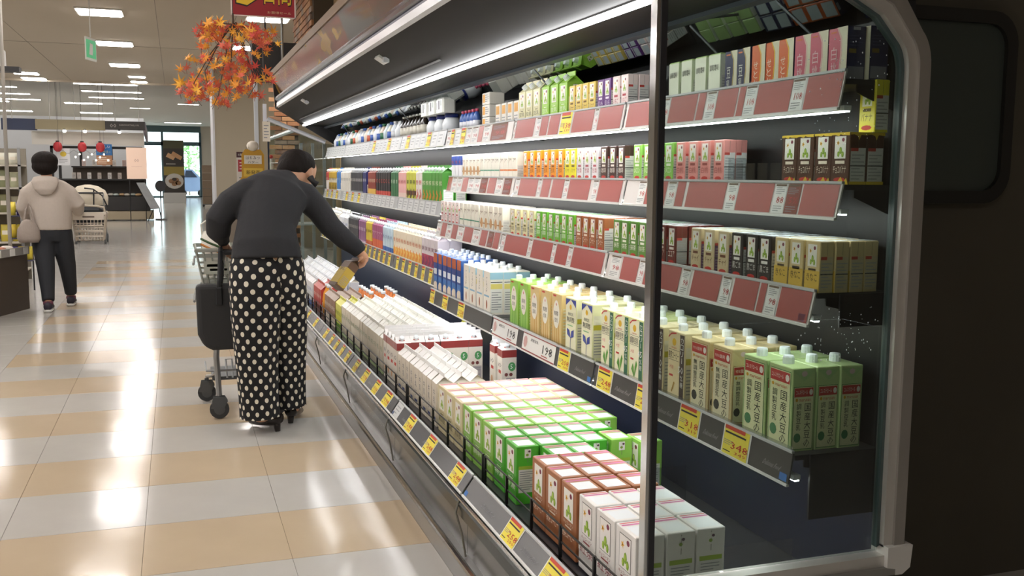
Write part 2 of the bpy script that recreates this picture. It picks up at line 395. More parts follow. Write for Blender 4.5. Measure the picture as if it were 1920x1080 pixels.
MB().prism([(1.15, 1.868), (1.158, 1.862), (1.172, 1.868), (1.165, 1.875)], Y0+2.5, Y1-.3, mat('#8f9499', .3, .6)).obj('conduit', case)
for y in (5.1, 8.3):
    s_ = thing('sensor_box', 'small white sensor box under the canopy, %s' % ('nearer one' if y < 6 else 'farther one'), 'sensor', (1.03, y, 1.93))
    MB().prism([(1.0, 1.945), (1.05, 1.915), (1.06, 1.93), (1.01, 1.965)], y-.05, y+.06, mat('#dfe2e0', .5)).obj('housing', s_)
    MB().box(1.02, 1.05, y-.09, y-.055, 1.915, 1.94, mat('#a7abad', .5)).obj('sensor_eye', s_)
# diagonal stays in the top
for y in (2.18, 2.62, 3.95, 6.6, 9.0):
    MB().tube([(1.45, y, 1.79), (1.50, y-.08, 1.70)], .004, mat('#4b4f52', .4, .5), 6).obj('mirror_stay', case)

# shelves, per bay
R1 = (1.462, 1.595, 1.445, 1.506); R2 = (1.468, 1.337, 1.45, 1.252); R3 = (1.405, 1.086, 1.387, 1.003)
R4 = (1.362, .702, 1.35, .622); RA = (1.43, 1.19, 1.415, 1.11); RB = (1.40, .80, 1.385, .71)
def shelf(k, R, z, x=None, led=True):
    a, e = Y0+k*BAY+.006, Y0+(k+1)*BAY-.006
    MB().box(R[0]+.004, 1.6, a, e, z-.012, z, mat('#2b2c2e', .5)).obj('shelf', case)
    if led:
        zl = R[3]-.004 if R is R1 else R[3]+.012
        MB().box(R[2]+.018, R[2]+.030, a, e, zl-.003, zl, mat('#ffffff', .5, emit=LED_CASE)).obj('shelf_light', case)
        MB().box(R[2]+.014, R[2]+.034, a, e, zl, zl+.012, mat('#c8cbcd', .4)).obj('light_holder', case)
    for y in (a, e-.004):
        MB().prism([(R[0]+.03, z-.012), (1.6, z-.012), (1.6, z-.07), (R[0]+.03, z-.03)], y, y+.004, blk).obj('bracket', case)
for k in range(NB):
    shelf(k, R1, 1.574)
    if k < 3: shelf(k, R2, 1.332); shelf(k, R3, 1.079); shelf(k, R4, .694)
    else: shelf(k, RA, 1.165); shelf(k, RB, .775)
# dark solid end plates under the shelf ends near the glass
for R, z in ((R4, .70),):
    MB().box(R[0]+.035, 1.598, Y0-.012, Y0-.006, z-.16, z-.001, blk).obj('end_plate', case)
MB().box(1.46, 1.598, Y0-.012, Y0-.006, 1.0, 1.078, blk).obj('end_plate', case)

# glass end panel
ge = thing('glass_end_panel', 'clear glass end panel in rounded aluminium frame, nearest the camera', 'glass panel', (1.25, 1.86, .4))
gp = [(.955, .455), (1.58, .455), (1.58, 1.62), (1.545, 1.70), (1.44, 1.755), (1.10, 1.92), (.955, 1.98)]
MB().prism(gp, 1.857, 1.863, GLASS).obj('glass', ge)
def strip(outer, inner, y0, y1, m):
    b = MB(); n = len(outer)
    vs = [(x, y0, z) for x, z in outer]+[(x, y0, z) for x, z in inner]+[(x, y1, z) for x, z in outer]+[(x, y1, z) for x, z in inner]
    fs = []
    for i in range(n-1):
        fs += [(i, i+1, n+i+1, n+i), (2*n+i, 3*n+i, 3*n+i+1, 2*n+i+1), (i, 2*n+i, 2*n+i+1, i+1), (n+i, n+i+1, 3*n+i+1, 3*n+i)]
    fs += [(0, n, 3*n, 2*n), (n-1, 3*n-1, 4*n-1, 2*n-1)]
    b.add(vs, fs, m); return b
arc = [(1.575+.055*cos(radians(a)), 1.60+.09*sin(radians(a))) for a in range(0, 70, 10)]
out = [(1.63, .47)]+arc+[(1.545, 1.757), (1.1, 1.975), (.96, 2.04)]
inn = [(1.575, .47)]+[(1.53+.045*cos(radians(a)), 1.59+.075*sin(radians(a))) for a in range(0, 70, 10)]+[(1.50, 1.71), (1.1, 1.905), (.96, 1.975)]
strip(out, inn, 1.835, 1.875, ALU).obj('side_frame', ge)
mid = [((a[0]*.45+b_[0]*.55), (a[1]*.45+b_[1]*.55)) for a, b_ in zip(out, inn)]
strip(out, mid, 1.828, 1.84, mat('#a09d98', .35, .6)).obj('frame_lip', ge)
strip(inn, [(x-.008, z-.004) for x, z in inn], 1.85, 1.87, mat('#3b4a4a', .4)).obj('gasket', ge)
MB().box(.95, 1.60, 1.83, 1.875, .418, .452, ALU).box(.95, 1.60, 1.82, 1.835, .405, .425, mat('#8b8a86', .4, .5)).obj('bottom_frame', ge)
cc = MB(); cc.prism([(1.575, .475), (1.575, .425), (1.60, .42), (1.60, .405), (1.62, .405), (1.642, .42), (1.647, .475)], 1.818, 1.878, mat('#c4c3bf', .45)); cc.obj('corner_cap', ge)
MB().box(.944, .953, 1.845, 1.872, .40, 2.0, CHROME).obj('post_edge', ge)
MB().box(.953, .967, 1.842, 1.872, .40, 2.0, mat('#2e2f33', .35, .2)).obj('front_post', ge)
dpb = MB()
for i in range(140):
    x = random.gauss(1.43, .06); z = random.choice([random.uniform(1.42, 1.66), random.uniform(.93, 1.05)]); r = random.uniform(.0006, .0016)
    if .98 < x < 1.56: dpb.ball((x, 1.8566, z), r, r*.4, r*1.3, mat('#dfe8ee', .05), 5, 4)
d_ = dpb.obj('water_droplets', None, True, loc=(1.43, 1.8566, 1.2)); tag(d_, 'small water droplets on the glass end panel', 'water', kind='stuff')
# far end frame
fe = thing('far_end_frame', 'slanted white frame and glass at the far end of the case', 'glass panel', (1.2, Y1+.05, .3))
MB().tube([(.88, Y1+.05, 1.88), (1.45, Y1+.05, 1.66)], .022, mat('#c9cdd4', .3, .3)).obj('top_bar', fe)
MB().tube([(.90, Y1+.06, 1.68), (1.15, Y1+.06, 1.77)], .014, mat('#d5d7da', .3, .3)).obj('brace', fe)
MB().tube([(.885, Y1+.05, 1.88), (.885, Y1+.05, .3)], .009, mat('#1d2030', .3, .3)).obj('post', fe)
MB().prism([(.89, .3), (1.6, .3), (1.6, 1.62), (1.44, 1.65), (.89, 1.86)], Y1+.045, Y1+.05, GLASS).obj('glass', fe)

# ------------------------------------------------------------------ price rails
def card(mb, R, ya, yb, m, t0=.06, t1=.94, l=1, txt=None, kind='plain'):
    """a flat card on the slanted face of rail R between ya (far, left in view) and yb (near)"""
    xt, zt, xb, zb = R
    nx, nz = -(zt-zb), (xt-xb); q = math.hypot(nx, nz); nx, nz = nx/q, nz/q
    fn = lambda u, v, l: (xb+(xt-xb)*v+nx*.0012*l, ya+(yb-ya)*u, zb+(zt-zb)*v+nz*.0012*l)
    F = Face(mb, fn)
    F.rect(0, t0, 1, t1, m, l)
    if kind == 'tag':      # white tag: brown header, red price
        F.rect(.05, .86, .95, .92, mat('#6b5a48', .6), l+1); F.lines(.12, .62, .9, .84, 4, GREY, l+1); F.lines(.12, .1, .9, .3, 3, GREY, l+1)
        if txt: F.text(txt, .6, .45, .62, .2, RED, l+1)
    if kind == 'yellow':
        F.rect(.05, t0+.03, .95, t1-.03, TAGY, l+1); F.rect(.07, t1-.19, .8, t1-.06, mat('#c8452f', .5), l+2); F.rect(.1, t1-.32, .85, t1-.26, INK, l+2); F.lines(.08, .34, .45, .52, 3, GREY, l+2)
        F.lines(.1, .1, .5, .2, 1, INK, l+2)
        if txt: F.text(txt, .66, .38, .6, .23, mat('#c03028', .5), l+2); F.text(txt[:2]+'9', .72, .17, .4, .1, mat('#c03028', .5), l+2)
    if kind == 'white198':
        F.rect(.0, .02, 1, .1, mat('#9b4a48', .5), l+1); F.rect(0, .9, 1, .97, mat('#9b4a48', .5), l+1); F.disc(.1, .5, .06, .3, mat('#d0a9a4', .5), l+1)
        F.text('調整豆乳', .38, .7, .24, .14, INK, l+1); F.text('198', .78, .5, .28, .42, INK, l+1); F.lines(.62, .12, .9, .26, 1, RED, l+1)
    if kind == 'grey': F.lines(.15, .2, .85, .8, 3, mat('#9fa3a5', .5), l+1)
BAYN = ['nearest bay', 'second bay', 'third bay', 'fourth bay', 'fifth bay', 'sixth bay', 'farthest bay']
redc = mat('#a65550', .25, noise=.04, nscale=5)
def rail(k, R, shelfname, back, cards, th=.004, lip=0, script=False, frame=True):
    a, e = Y0+k*BAY+.008, Y0+(k+1)*BAY-.008
    xt, zt, xb, zb = R
    t = thing('price_rail', 'slanted price rail on the %s, %s' % (shelfname, BAYN[k]), 'price rail', (xt, a, zb))
    p = MB(); p.prism([(xb, zb), (xb+th, zb), (xt+th, zt), (xt, zt)], a, e, back); p.obj('rail_plate', t)
    if frame:
        g = MB(); g.prism([(xb-.004, zb-.003), (xb+th, zb-.003), (xb+th, zb+.003), (xb-.004, zb+.003)], a, e, TAGW); g.prism([(xt-.004, zt-.003), (xt+th, zt-.003), (xt+th, zt+.003), (xt-.004, zt+.003)], a, e, mat('#c9ccce', .3)); g.obj('rail_edge', t)
    for (ya, yb, kd, tx) in cards:
        if yb < a or ya > e: continue
        ya2, yb2 = min(ya, e-.003), max(yb, a+.003); m = MB()
        if kd == 'red': card(m, R, ya2, yb2, redc); nm = 'red_card'
        elif kd == 'tag': card(m, R, ya2, yb2, TAGW, txt=tx, kind='tag'); nm = 'price_tag'
        elif kd == 'yellow': card(m, R, ya2, yb2, TAGW, -.02, 1.03, txt=tx, kind='yellow'); nm = 'price_tag'
        elif kd == 'w198': card(m, R, ya2, yb2, TAGW, -.05, 1.08, kind='white198'); nm = 'price_card'
        elif kd == 'dot':
            card(m, R, ya2, yb2, mat('#3f78c0', .4), .08, .3); nm = 'blue_sticker'
        elif kd == 'promo': card(m, R, ya2, yb2, mat('#8a4a3e', .5), kind='tag', txt=tx); nm = 'promo_card'
        elif kd == 'script':
            xt_, zt_, xb_, zb_ = R
            F = Face(m, lambda u, v, l: (xb_+(xt_-xb_)*v-.0014*l, ya+(yb-ya)*u, zb_+(zt_-zb_)*v+.0006*l))
            gv, gf, _ = glyphs('Delicious Food'); m.add([F.fn(.5+x*.7+y*.1, .38+y*.17, 1) for x, y in gv], gf, mat('#858588' if zt < .5 else '#a5a5a5', .5)); nm = 'script_lettering'
        else: card(m, R, ya2, yb2, mat('#d3d6d6', .4), kind='grey'); nm = 'price_tag'
        m.obj(nm, t)
    if lip:
        MB().box(xt-.002, xt, a, e, zt-.004, zt+lip, ACRYL).obj('clear_lip', t)
    return t
def seq(L, kinds, tx='98'):
    """L: flat list of (far, near) pairs"""
    return [(L[2*i], L[2*i+1], kinds[i][0] if isinstance(kinds[i], tuple) else kinds[i], kinds[i][1] if isinstance(kinds[i], tuple) else tx) for i in range(len(kinds))]
T_ = lambda t: ('tag', t)
back_w = mat('#d8d3cf', .35)
rail(0, R1, 'top shelf', back_w, seq([3.04, 2.80, 2.796, 2.745, 2.74, 2.577, 2.568, 2.527, 2.519, 2.467, 2.463, 2.357, 2.349, 2.318, 2.315, 2.262, 2.259, 2.107, 2.104, 2.053, 2.046, 1.912], ['red', T_('88'), 'red', 'red', T_('108'), 'red', 'red', T_('108'), 'red', T_('108'), 'red']))
rail(1, R1, 'top shelf', back_w, seq([4.22, 4.195, 4.19, 3.953, 3.929, 3.88, 3.875, 3.793, 3.778, 3.665, 3.651, 3.531, 3.524, 3.328, 3.316, 3.287, 3.28, 3.085], [T_('108'), 'red', T_('98'), 'red', 'red', ('yellow', '138'), 'red', T_('98'), 'red']))
rail(2, R1, 'top shelf', back_w, seq([5.38, 5.3, 5.29, 5.22, 5.2, 5.1, 5.09, 5.0, 4.98, 4.9, 4.88, 4.78, 4.768, 4.692, 4.68, 4.58, 4.555, 4.32], [T_('98'), ('yellow', '98'), 'grey', ('yellow', '88'), T_('98'), T_('98'), 'red', T_('98'), 'promo']))
rail(0, R2, 'second shelf', back_w, seq([2.957, 2.902, 2.9, 2.76, 2.751, 2.699, 2.693, 2.643, 2.626, 2.409, 2.4, 2.349, 2.345, 2.179, 2.171, 2.121, 2.117, 2.061, 2.054, 1.915], [T_('98'), 'red', T_('98'), 'red', 'red', T_('98'), 'red', T_('88'), ('promo', '5%'), 'red']))
rail(1, R2, 'second shelf', back_w, seq([4.21, 4.16, 4.154, 3.926, 3.915, 3.882, 3.87, 3.775, 3.754, 3.627, 3.62, 3.575, 3.57, 3.365, 3.337, 3.292, 3.285, 3.09], [T_('98'), 'red', T_('98'), 'red', 'red', T_('98'), 'red', T_('98'), 'red']))
rail(2, R2, 'second shelf', back_w, seq([5.38, 5.3, 5.28, 5.2, 5.18, 5.1, 5.08, 4.98, 4.97, 4.87, 4.86, 4.76, 4.75, 4.64, 4.62, 4.5, 4.49, 4.4, 4.38, 4.27], ['red', T_('98'), T_('98'), 'red', T_('98'), T_('98'), 'promo', 'red', T_('98'), 'promo']))
rail(0, R3, 'third shelf', back_w, seq([3.03, 2.95, 2.94, 2.82, 2.812, 2.775, 2.77, 2.543, 2.532, 2.485, 2.469, 2.318, 2.309, 2.264, 2.251, 2.136, 2.128, 2.1, 2.093, 2.046, 2.039, 1.915, 1.95, 1.925], [T_('98'), 'red', T_('98'), 'red', T_('98'), 'red', T_('98'), 'red', 'red', T_('98'), 'red', 'dot']))
rail(1, R3, 'third shelf', back_w, seq([4.22, 4.17, 4.162, 3.862, 3.855, 3.817, 3.81, 3.585, 3.58, 3.546, 3.54, 3.419, 3.415, 3.377, 3.37, 3.09], [T_('98'), 'red', T_('98'), 'red', T_('98'), 'red', T_('98'), 'red']))
rail(2, R3, 'third shelf', back_w, seq([5.38, 5.3, 5.28, 5.18, 5.17, 5.08, 5.06, 4.96, 4.95, 4.84, 4.83, 4.68, 4.67, 4.56, 4.54, 4.44, 4.42, 4.34, 4.33, 4.25], [T_('98'), 'red', T_('98'), 'red', T_('98'), 'red', T_('98'), 'red', 'promo', 'red']))
gp4 = mat('#4c4b4a', .3, noise=.05, nscale=8)
rail(0, R4, 'fourth shelf', gp4, [(2.45, 2.33, 'yellow', '318'), (2.21, 2.08, 'yellow', '348'), (3.03, 2.91, 'yellow', '248'), (2.73, 2.62, 'yellow', '248'), (2.6, 2.47, 'script', ''), (2.32, 2.22, 'script', ''), (2.03, 1.93, 'script', ''), (2.9, 2.75, 'script', ''), (1.945, 1.915, 'dot', '')], lip=.012)
rail(1, R4, 'fourth shelf', gp4, [(4.21, 3.87, 'w198', ''), (3.80, 3.43, 'w198', ''), (3.395, 3.28, 'yellow', '208'), (3.24, 3.12, 'script', ''), (3.11, 3.08, 'dot', '')], lip=.012)
rail(2, R4, 'fourth shelf', gp4, [(5.38, 5.28, 'yellow', '198'), (5.11, 5.0, 'yellow', '228'), (4.80, 4.68, 'yellow', '228')], lip=.012)
gl = mat('#aeb2b4', .3)
for k in range(3, NB):
    b0 = Y0+k*BAY
    rail(k, (1.462, 1.60, 1.44, 1.51), 'top shelf', mat('#c2c6c8', .3), [(b0+BAY-.02-j*.14, b0+BAY-.13-j*.14, 'yellow' if j % 4 == 1 and k < 5 else 'grey', '158') for j in range(8)])
    rail(k, RA, 'upper middle shelf', gl, [(b0+BAY-.05-j*.15, b0+BAY-.16-j*.15, 'grey' if k < 5 else ('yellow' if j % 2 else 'grey'), '178') for j in range(7)])
    rail(k, RB, 'lower middle shelf', mat('#6d6d6c', .35), [(b0+BAY-.1-j*.18, b0+BAY-.18-j*.18, 'yellow', '138') for j in range(6)])
RF = (.922, .338, .880, .278)
gpf = mat('#6a6b6d', .2, noise=.05, nscale=6)
fcards = {0: [(2.34, 2.2, '258'), (2.66, 2.54, '258')], 1: [(3.25, 3.13, '248'), (3.64, 3.52, '248'), (3.98, 3.86, '248')], 2: [(4.46, 4.33, '198'), (4.71, 4.6, '198'), (5.0, 4.88, '178'), (5.27, 5.16, '178')],
          3: [(5.55, 5.46, '178'), (5.75, 5.66, '158'), (5.95, 5.86, '158'), (6.15, 6.06, '158'), (6.4, 6.3, '158')], 4: [(6.9, 6.8, '158'), (7.3, 7.2, '158')], 5: [(8.0, 7.9, '158')], 6: [(9.2, 9.1, '158')]}
for k in range(NB):
    cs = [(a, b_, 'yellow', t) for a, b_, t in fcards[k]]
    if k == 1: cs.append((4.215, 4.11, 'grey', ''))
    if k < 3: cs += [(Y0+k*BAY+x, Y0+k*BAY+x-.16, 'script', '') for x in (.22, .62, 1.0)]
    if k in (0, 1): cs.append((Y0+BAY*(k+1)-.012, Y0+BAY*(k+1)-.04, 'dot', ''))
    rail(k, RF, 'front of the bottom deck', gpf, cs)

# ================================================================== CARTONS
def logo(F, u0, v0, u1, v1, outline=False, l=1):
    """white panel with yellow blossom, purple dot and green beans"""
    if outline:
        F.rect(u0, v0, u1, v1, mat('#55544f', .5), l); F.rect(u0+(u1-u0)*.03, v0+(v1-v0)*.02, u1-(u1-u0)*.03, v1-(v1-v0)*.02, mat('#f1eeea', .5), l+1)
    else: F.rect(u0, v0, u1, v1, mat('#f0eee6', .5), l+1)
    W_, H_ = u1-u0, v1-v0
    U = lambda a: u0+W_*a; V = lambda a: v0+H_*a
    F.poly([(U(.3+(.16 if i % 2 == 0 else .07)*cos(i*pi/5)), V(.7+(.13 if i % 2 == 0 else .055)*sin(i*pi/5))) for i in range(10)], mat('#e9b52c', .5), l+2)
    F.disc(U(.3), V(.7), .04*W_, .03*H_, mat('#6b3a1c', .5), l+3, 6)
    F.disc(U(.76), V(.84), .13*W_, .09*H_, mat('#7d2f48', .5), l+2, 8)
    for a, b_, r, s in ((.55, .36, .13, .17), (.36, .2, .11, .13), (.74, .19, .12, .14)): F.disc(U(a), V(b_), r*W_, s*H_, mat('#8cb33e', .5), l+2, 8); F.disc(U(a-.02), V(b_+.01), r*.55*W_, s*.6*H_, mat('#b6d257', .5), l+3, 6)
def d_kiri(col, name, txt, outline=False, band=None, small=False, endc=None):
    def f(mb, w, d, h):
        F, G, T = faces(mb, w, d, h); tm_ = mat(txt, .5)
        logo(F, w*.2, h*.5, w*.8, h*.93, outline)
        if small:
            F.rect(w*.25, h*.4, w*.75, h*.46, tm_); F.text(name, w*.5, h*.29, w*.7, h*.15, tm_)
            if band: F.rect(0, 0, w, h*.42, mat(band, .5), 1)
            if not band: F.disc(w*.5, h*.09, w*.33, h*.05, mat('#c2382e', .5), 1, 8)
        else:
            F.text('キッコーマン', w*.5, h*.45, w*.62, h*.05, tm_); F.rect(w*.3, h*.39, w*.7, h*.41, tm_, 2)
            F.text(name, w*.5, h*.29, w*.8, h*.13, tm_); F.rect(w*.3, h*.1, w*.7, h*.11, tm_)
        g = mat(endc or '#dcdcd8', .5)
        G.poly([(0, h*.97), (d*.5, h*.72), (d, h*.97)], mat(col, .35), 1); G.rect(d*.49, h*.72, d*.51, h*.97, mat('#6f6e66', .5), 2)
        if not small:
            G.rect(d*.36, h*.8, d*.64, h*.95, mat('#e9e8e2', .5), 2); G.disc(d*.57, h*.91, d*.06, h*.02, mat('#59304a', .5), 3, 6); G.disc(d*.48, h*.85, d*.07, h*.025, mat('#86a83e', .5), 3, 6)
            G.rect(d*.1, h*.2, d*.9, h*.64, g, 1); G.rect(d*.1, h*.6, d*.9, h*.66, mat('#9dbb3c', .5), 2); G.lines(d*.15, h*.24, d*.85, h*.58, 9, GREY)
            T.rect(w*.35, d*.12, w*.9, d*.88, mat('#e4e9ec', .45)); T.rect(w*.18, d*.05, w*.26, d*.95, mat('#c9679b', .5)); T.rect(w*.08, d*.05, w*.13, d*.95, mat('#cf5a62', .5)); T.rect(w*.03, d*.05, w*.06, d*.95, mat('#f2f0ee', .5))
        else:
            G.rect(d*.06, h*.05, d*.94, h*.7, g, 1); G.rect(d*.06, h*.64, d*.5, h*.7, mat('#c4483e', .5), 2); G.lines(d*.12, h*.08, d*.9, h*.6, 8, mat('#a9abab', .5)); G.rect(d*.06, h*.35, d*.94, h*.37, INK, 2)
            T.rect(w*.3, d*.1, w*.95, d*.9, mat('#cfd8dc', .4)); T.rect(w*.08, d*.05, w*.16, d*.95, mat('#e8ecec', .5))
    return f
def d_choco(mb, w, d, h):
    d_kiri('#54382a', 'チョコバナナ', '#f0e6d2', small=True)(mb, w, d, h); F, G, T = faces(mb, w, d, h); y = mat('#d9bb3c', .4)
    for X_, W_ in ((F, w), (G, d)): X_.poly([(0, h), (0, h*.95), (W_*.2, h*.96), (W_*.42, h*.93), (W_*.5, h*(.97 if X_ is F else .85)), (W_*.62, h*.95), (W_, h*.94), (W_, h)], y, 4)
    F.poly([(0, 0), (w, 0), (w*.9, h*.13), (w*.75, h*.04), (w*.6, h*.15), (w*.4, h*.04)], y, 4); G.rect(0, 0, d, h*.06, y, 4); T.rect(0, 0, w, d, y)
def d_maru(kind):
    def f(mb, w, d, h):
        F, G, T = faces(mb, w, d, h)
        cream = mat('#e6e2b8', .5); dr_ = mat('#c13f3a', .5)
        if kind in ('green', 'beige'):
            bd = mat('#e3e6b6' if kind == 'green' else '#e8e0bd', .5); ed = mat('#5f8f55' if kind == 'green' else '#b48a4c', .5)
            for X_, W_ in ((F, w), (G, d)):
                k = 1 if X_ is F else .82
                X_.rect(W_*.06, h*.02, W_*.94, h*.95*k, ed, 1); X_.rect(W_*.08, h*.03, W_*.92, h*.94*k, bd, 2)
                X_.rect(W_*.09, h*.8*k, W_*.9, h*.93*k, dr_, 3); X_.disc(W_*.8, h*.865*k, W_*.08, h*.045*k, mat('#f0ebe2', .5), 4, 8)
                X_.text('コレステロール' if kind == 'green' else '93%使用', W_*.4, h*.865*k, W_*.5, h*.05, mat('#f0ebe2', .5), 5)
                X_.disc(W_*.2, h*.755*k, W_*.055, h*.022, mat('#d9a52c', .5), 3, 8); X_.text('marusan', W_*.55, h*.75*k, W_*.5, h*.03, mat('#c4452f', .5), 3)
                X_.vtext('国産大豆の', W_*.68, h*.71*k, h*.05*k, W_*.26, INK, 4)
                X_.vtext('調製豆乳' if kind == 'green' else '無調整豆乳', W_*.3, h*.71*k, h*.3*k, W_*.2, INK, 4)
                X_.disc(W_*.27, h*.2*k, W_*.15, h*.07*k, mat('#4f8a5c', .5) if kind == 'green' else mat('#3c3a36', .5), 3, 10)
            G.poly([(0, h*.97), (d*.5, h*.84), (d, h*.97)], mat('#a9c98a' if kind == 'green' else '#d3bd88', .4), 1); G.disc(d*.5, h*.93, d*.13, h*.035, mat('#d9bfc0', .5), 2, 8)
        elif kind in ('cal45', 'mugi', 'blue'):
            F.rect(w*.03, h*.02, w*.97, h*.97, mat('#eceacb' if kind != 'mugi' else '#ead9ad', .5), 1)
            if kind != 'blue':
                sc = '#2f6b4c' if kind == 'cal45' else '#4a3932'
                F.rect(w*.72, h*.02, w*.97, h*.97, mat(sc, .5), 2); F.vtext('カロリー', w*.845, h*.94, h*.55, w*.17, WHITE, 3)
                F.text('45' if kind == 'cal45' else '50', w*.8, h*.46, w*.3, h*.1, WHITE, 4); F.vtext('%糖', w*.85, h*.39, h*.2, w*.15, WHITE, 3)
                F.poly([(w*.03, h*.88), (w*.2, h*.94), (w*.5, h*.965), (w*.5, h*.985), (w*.2, h*.965), (w*.03, h*.91)], dr_, 2)
                F.disc(w*.38, h*.84, w*.12, h*.055, mat('#e2b62e', .5), 2, 12); F.text('marusan', w*.38, h*.755, w*.3, h*.022, dr_, 2); F.rect(w*.06, h*.72, w*.7, h*.725, INK, 2)
                F.text('調製豆乳' if kind == 'cal45' else '麦芽コーヒー', w*.37, h*.645, w*.6, h*.11, INK, 3); F.rect(w*.06, h*.57, w*.7, h*.575, INK, 2)
                F.text('大豆', w*.25, h*.47, w*.25, h*.05, mat('#d4626a', .5), 3); F.rect(w*.12, h*.33, w*.34, h*.36, dr_, 2)
                if kind == 'cal45':
                    for a, b_ in ((.3, .22), (.55, .28)): F.poly([(w*.42, h*.06), (w*(a-.1), h*(b_-.04)), (w*a, h*(b_+.06)), (w*(a+.08), h*b_)], mat('#5f9c3a', .5), 3)
                else:
                    for q in range(5): F.disc(w*(.3+.03*q), h*(.12+.03*q), w*.045, h*.02, mat('#b08a3c', .5), 3, 6)
            else:
                nv = mat('#3b4a9c', .5)
                F.poly([(w*.03, h*.84), (w*.5, h*.97), (w*.97, h*.84), (w*.97, h*.97), (w*.03, h*.97)], nv, 2); F.disc(w*.5, h*.83, w*.1, h*.05, mat('#e2b62e', .5), 3, 10)
                F.text('有機豆乳', w*.5, h*.7, w*.5, h*.06, INK, 3); F.text('無調整', w*.5, h*.6, w*.7, h*.1, INK, 3); F.rect(w*.2, h*.48, w*.7, h*.5, mat('#8fc08a', .5), 2)
                F.poly([(w*.5, h*.26), (w*.2, h*.31), (w*.16, h*.43), (w*.4, h*.4)], nv, 3); F.poly([(w*.5, h*.26), (w*.58, h*.39), (w*.8, h*.43), (w*.8, h*.3)], nv, 3); F.rect(w*.485, h*.03, w*.515, h*.27, nv, 3)
            G.rect(d*.06, h*.06, d*.94, h*.8, mat('#d8d7c2', .5), 1); G.lines(d*.1, h*.1, d*.9, h*.5, 8, GREY); G.rect(d*.06, h*.55, d*.94, h*.64, mat('#b3ab35', .5), 2)
        elif kind in ('oval_green', 'oval_gold'):
            lf = mat('#6fae3c' if kind == 'oval_green' else '#c79b4c', .5)
            for q in range(4): F.poly([(w*(.1+.22*q), h*.02), (w*(.3+.22*q-.1), h*.02), (w*(.25+.2*q-.1), h*.5), (w*(.1+.2*q), h*.4)], lf, 1)
            F.disc(w*.5, h*.6, w*.33, h*.27, mat('#f0ece0', .5), 2, 16); F.disc(w*.5, h*.79, w*.06, h*.03, mat('#d98a8a', .5), 3, 6)
            F.text('調製' if kind == 'oval_green' else '無調整', w*.5, h*.62, w*.42, h*.09, INK, 3); F.text('豆乳', w*.5, h*.49, w*.36, h*.08, INK, 3); F.disc(w*.3, h*.95, w*.2, h*.02, dr_, 2, 6)
            G.lines(d*.12, h*.15, d*.88, h*.75, 10, mat('#d8dcc8', .5))
        elif kind == 'almond':
            F.rect(w*.04, h*.02, w*.96, h*.97, mat('#eee9dc', .5), 1); F.vtext('アーモンド', w*.5, h*.86, h*.5, w*.22, mat('#4a4038', .5), 2); F.rect(w*.1, h*.4, w*.9, h*.44, mat('#8db8cf', .5), 2); F.disc(w*.5, h*.22, w*.1, h*.11, mat('#a5623a', .5), 2, 10)
            G.rect(0, h*.82, d, h*.98, mat('#a6d3e4', .5), 1); G.rect(d*.06, h*.05, d*.94, h*.78, mat('#e9eae6', .5), 1); G.rect(d*.06, h*.6, d*.94, h*.72, mat('#e8dc7c', .5), 2); G.rect(d*.06, h*.75, d*.94, h*.765, INK, 2); G.lines(d*.12, h*.1, d*.9, h*.55, 8, GREY)
        elif kind == 'bluebot':
            F.rect(0, h*.55, w, h, mat('#b85f35', .5), 1); F.rect(0, h*.25, w, h*.75, mat('#2d3f86', .5), 2); F.rect(w*.1, h*.45, w*.9, h*.6, mat('#dfe6ee', .5), 3); F.poly([(0, 0), (w, 0), (w*.9, h*.22), (w*.5, h*.3), (0, h*.18)], mat('#e3d7c4', .5), 3); F.rect(w*.05, h*.25, w*.95, h*.4, mat('#3a74b8', .5), 3)
    return f
def d_gen(name, txt, band=None, b0=.0, b1=.3, blob=None, spots=None, vert=False, end='#dcdad2'):
    def f(mb, w, d, h):
        F, G, T = faces(mb, w, d, h)
        if band: F.rect(0, h*b0, w, h*b1, mat(band, .5), 1); G.rect(0, h*b0, d, h*b1, mat(band, .5), 1)
        if blob: F.disc(w*.5, h*.3, w*.34, h*.2, mat(blob, .5), 2, 12)
        if spots:
            for a, b_, r in ((.3, .2, .14), (.68, .28, .16), (.45, .4, .12)): F.disc(w*a, h*b_, w*r, h*r*.6, mat(spots, .5), 3, 8)
        if name:
            if vert: F.vtext(name, w*.5, h*.9, h*.45, w*.4, mat(txt, .5), 4)
            else: F.text(name, w*.5, h*.68, w*.76, h*.14, mat(txt, .5), 4)
        G.rect(d*.1, h*.08, d*.9, h*.5, mat(end, .5), 2); G.lines(d*.15, h*.1, d*.85, h*.46, 6, mat('#a7a8a4', .5), 3)
    return f
def d_bif(mb, w, d, h):
    F, G, T = faces(mb, w, d, h); rb = mat('#963c3a', .3)
    F.rect(0, h*.84, w, h, rb, 1); G.rect(0, h*.84, d, h, rb, 1); F.text('iO', w*.55, h*.66, w*.6, h*.1, INK); F.rect(w*.3, h*.48, w*.8, h*.55, mat('#c4402f', .5)); F.disc(w*.5, h*.25, w*.2, h*.09, mat('#d8a878', .5), 2)
    G.disc(d*.68, h*.64, d*.26, h*.1, mat('#4f9a5c', .5), 2); G.text('5', d*.66, h*.64, d*.16, h*.1, WHITE, 3); G.disc(d*.3, h*.47, d*.12, h*.04, mat('#7d4440', .5), 2); G.disc(d*.62, h*.47, d*.12, h*.04, mat('#7d4440', .5), 2); G.rect(d*.3, h*.06, d*.92, h*.4, mat('#b4aeb0', .5), 2); G.lines(d*.34, h*.08, d*.88, h*.38, 6, GREY, 3)
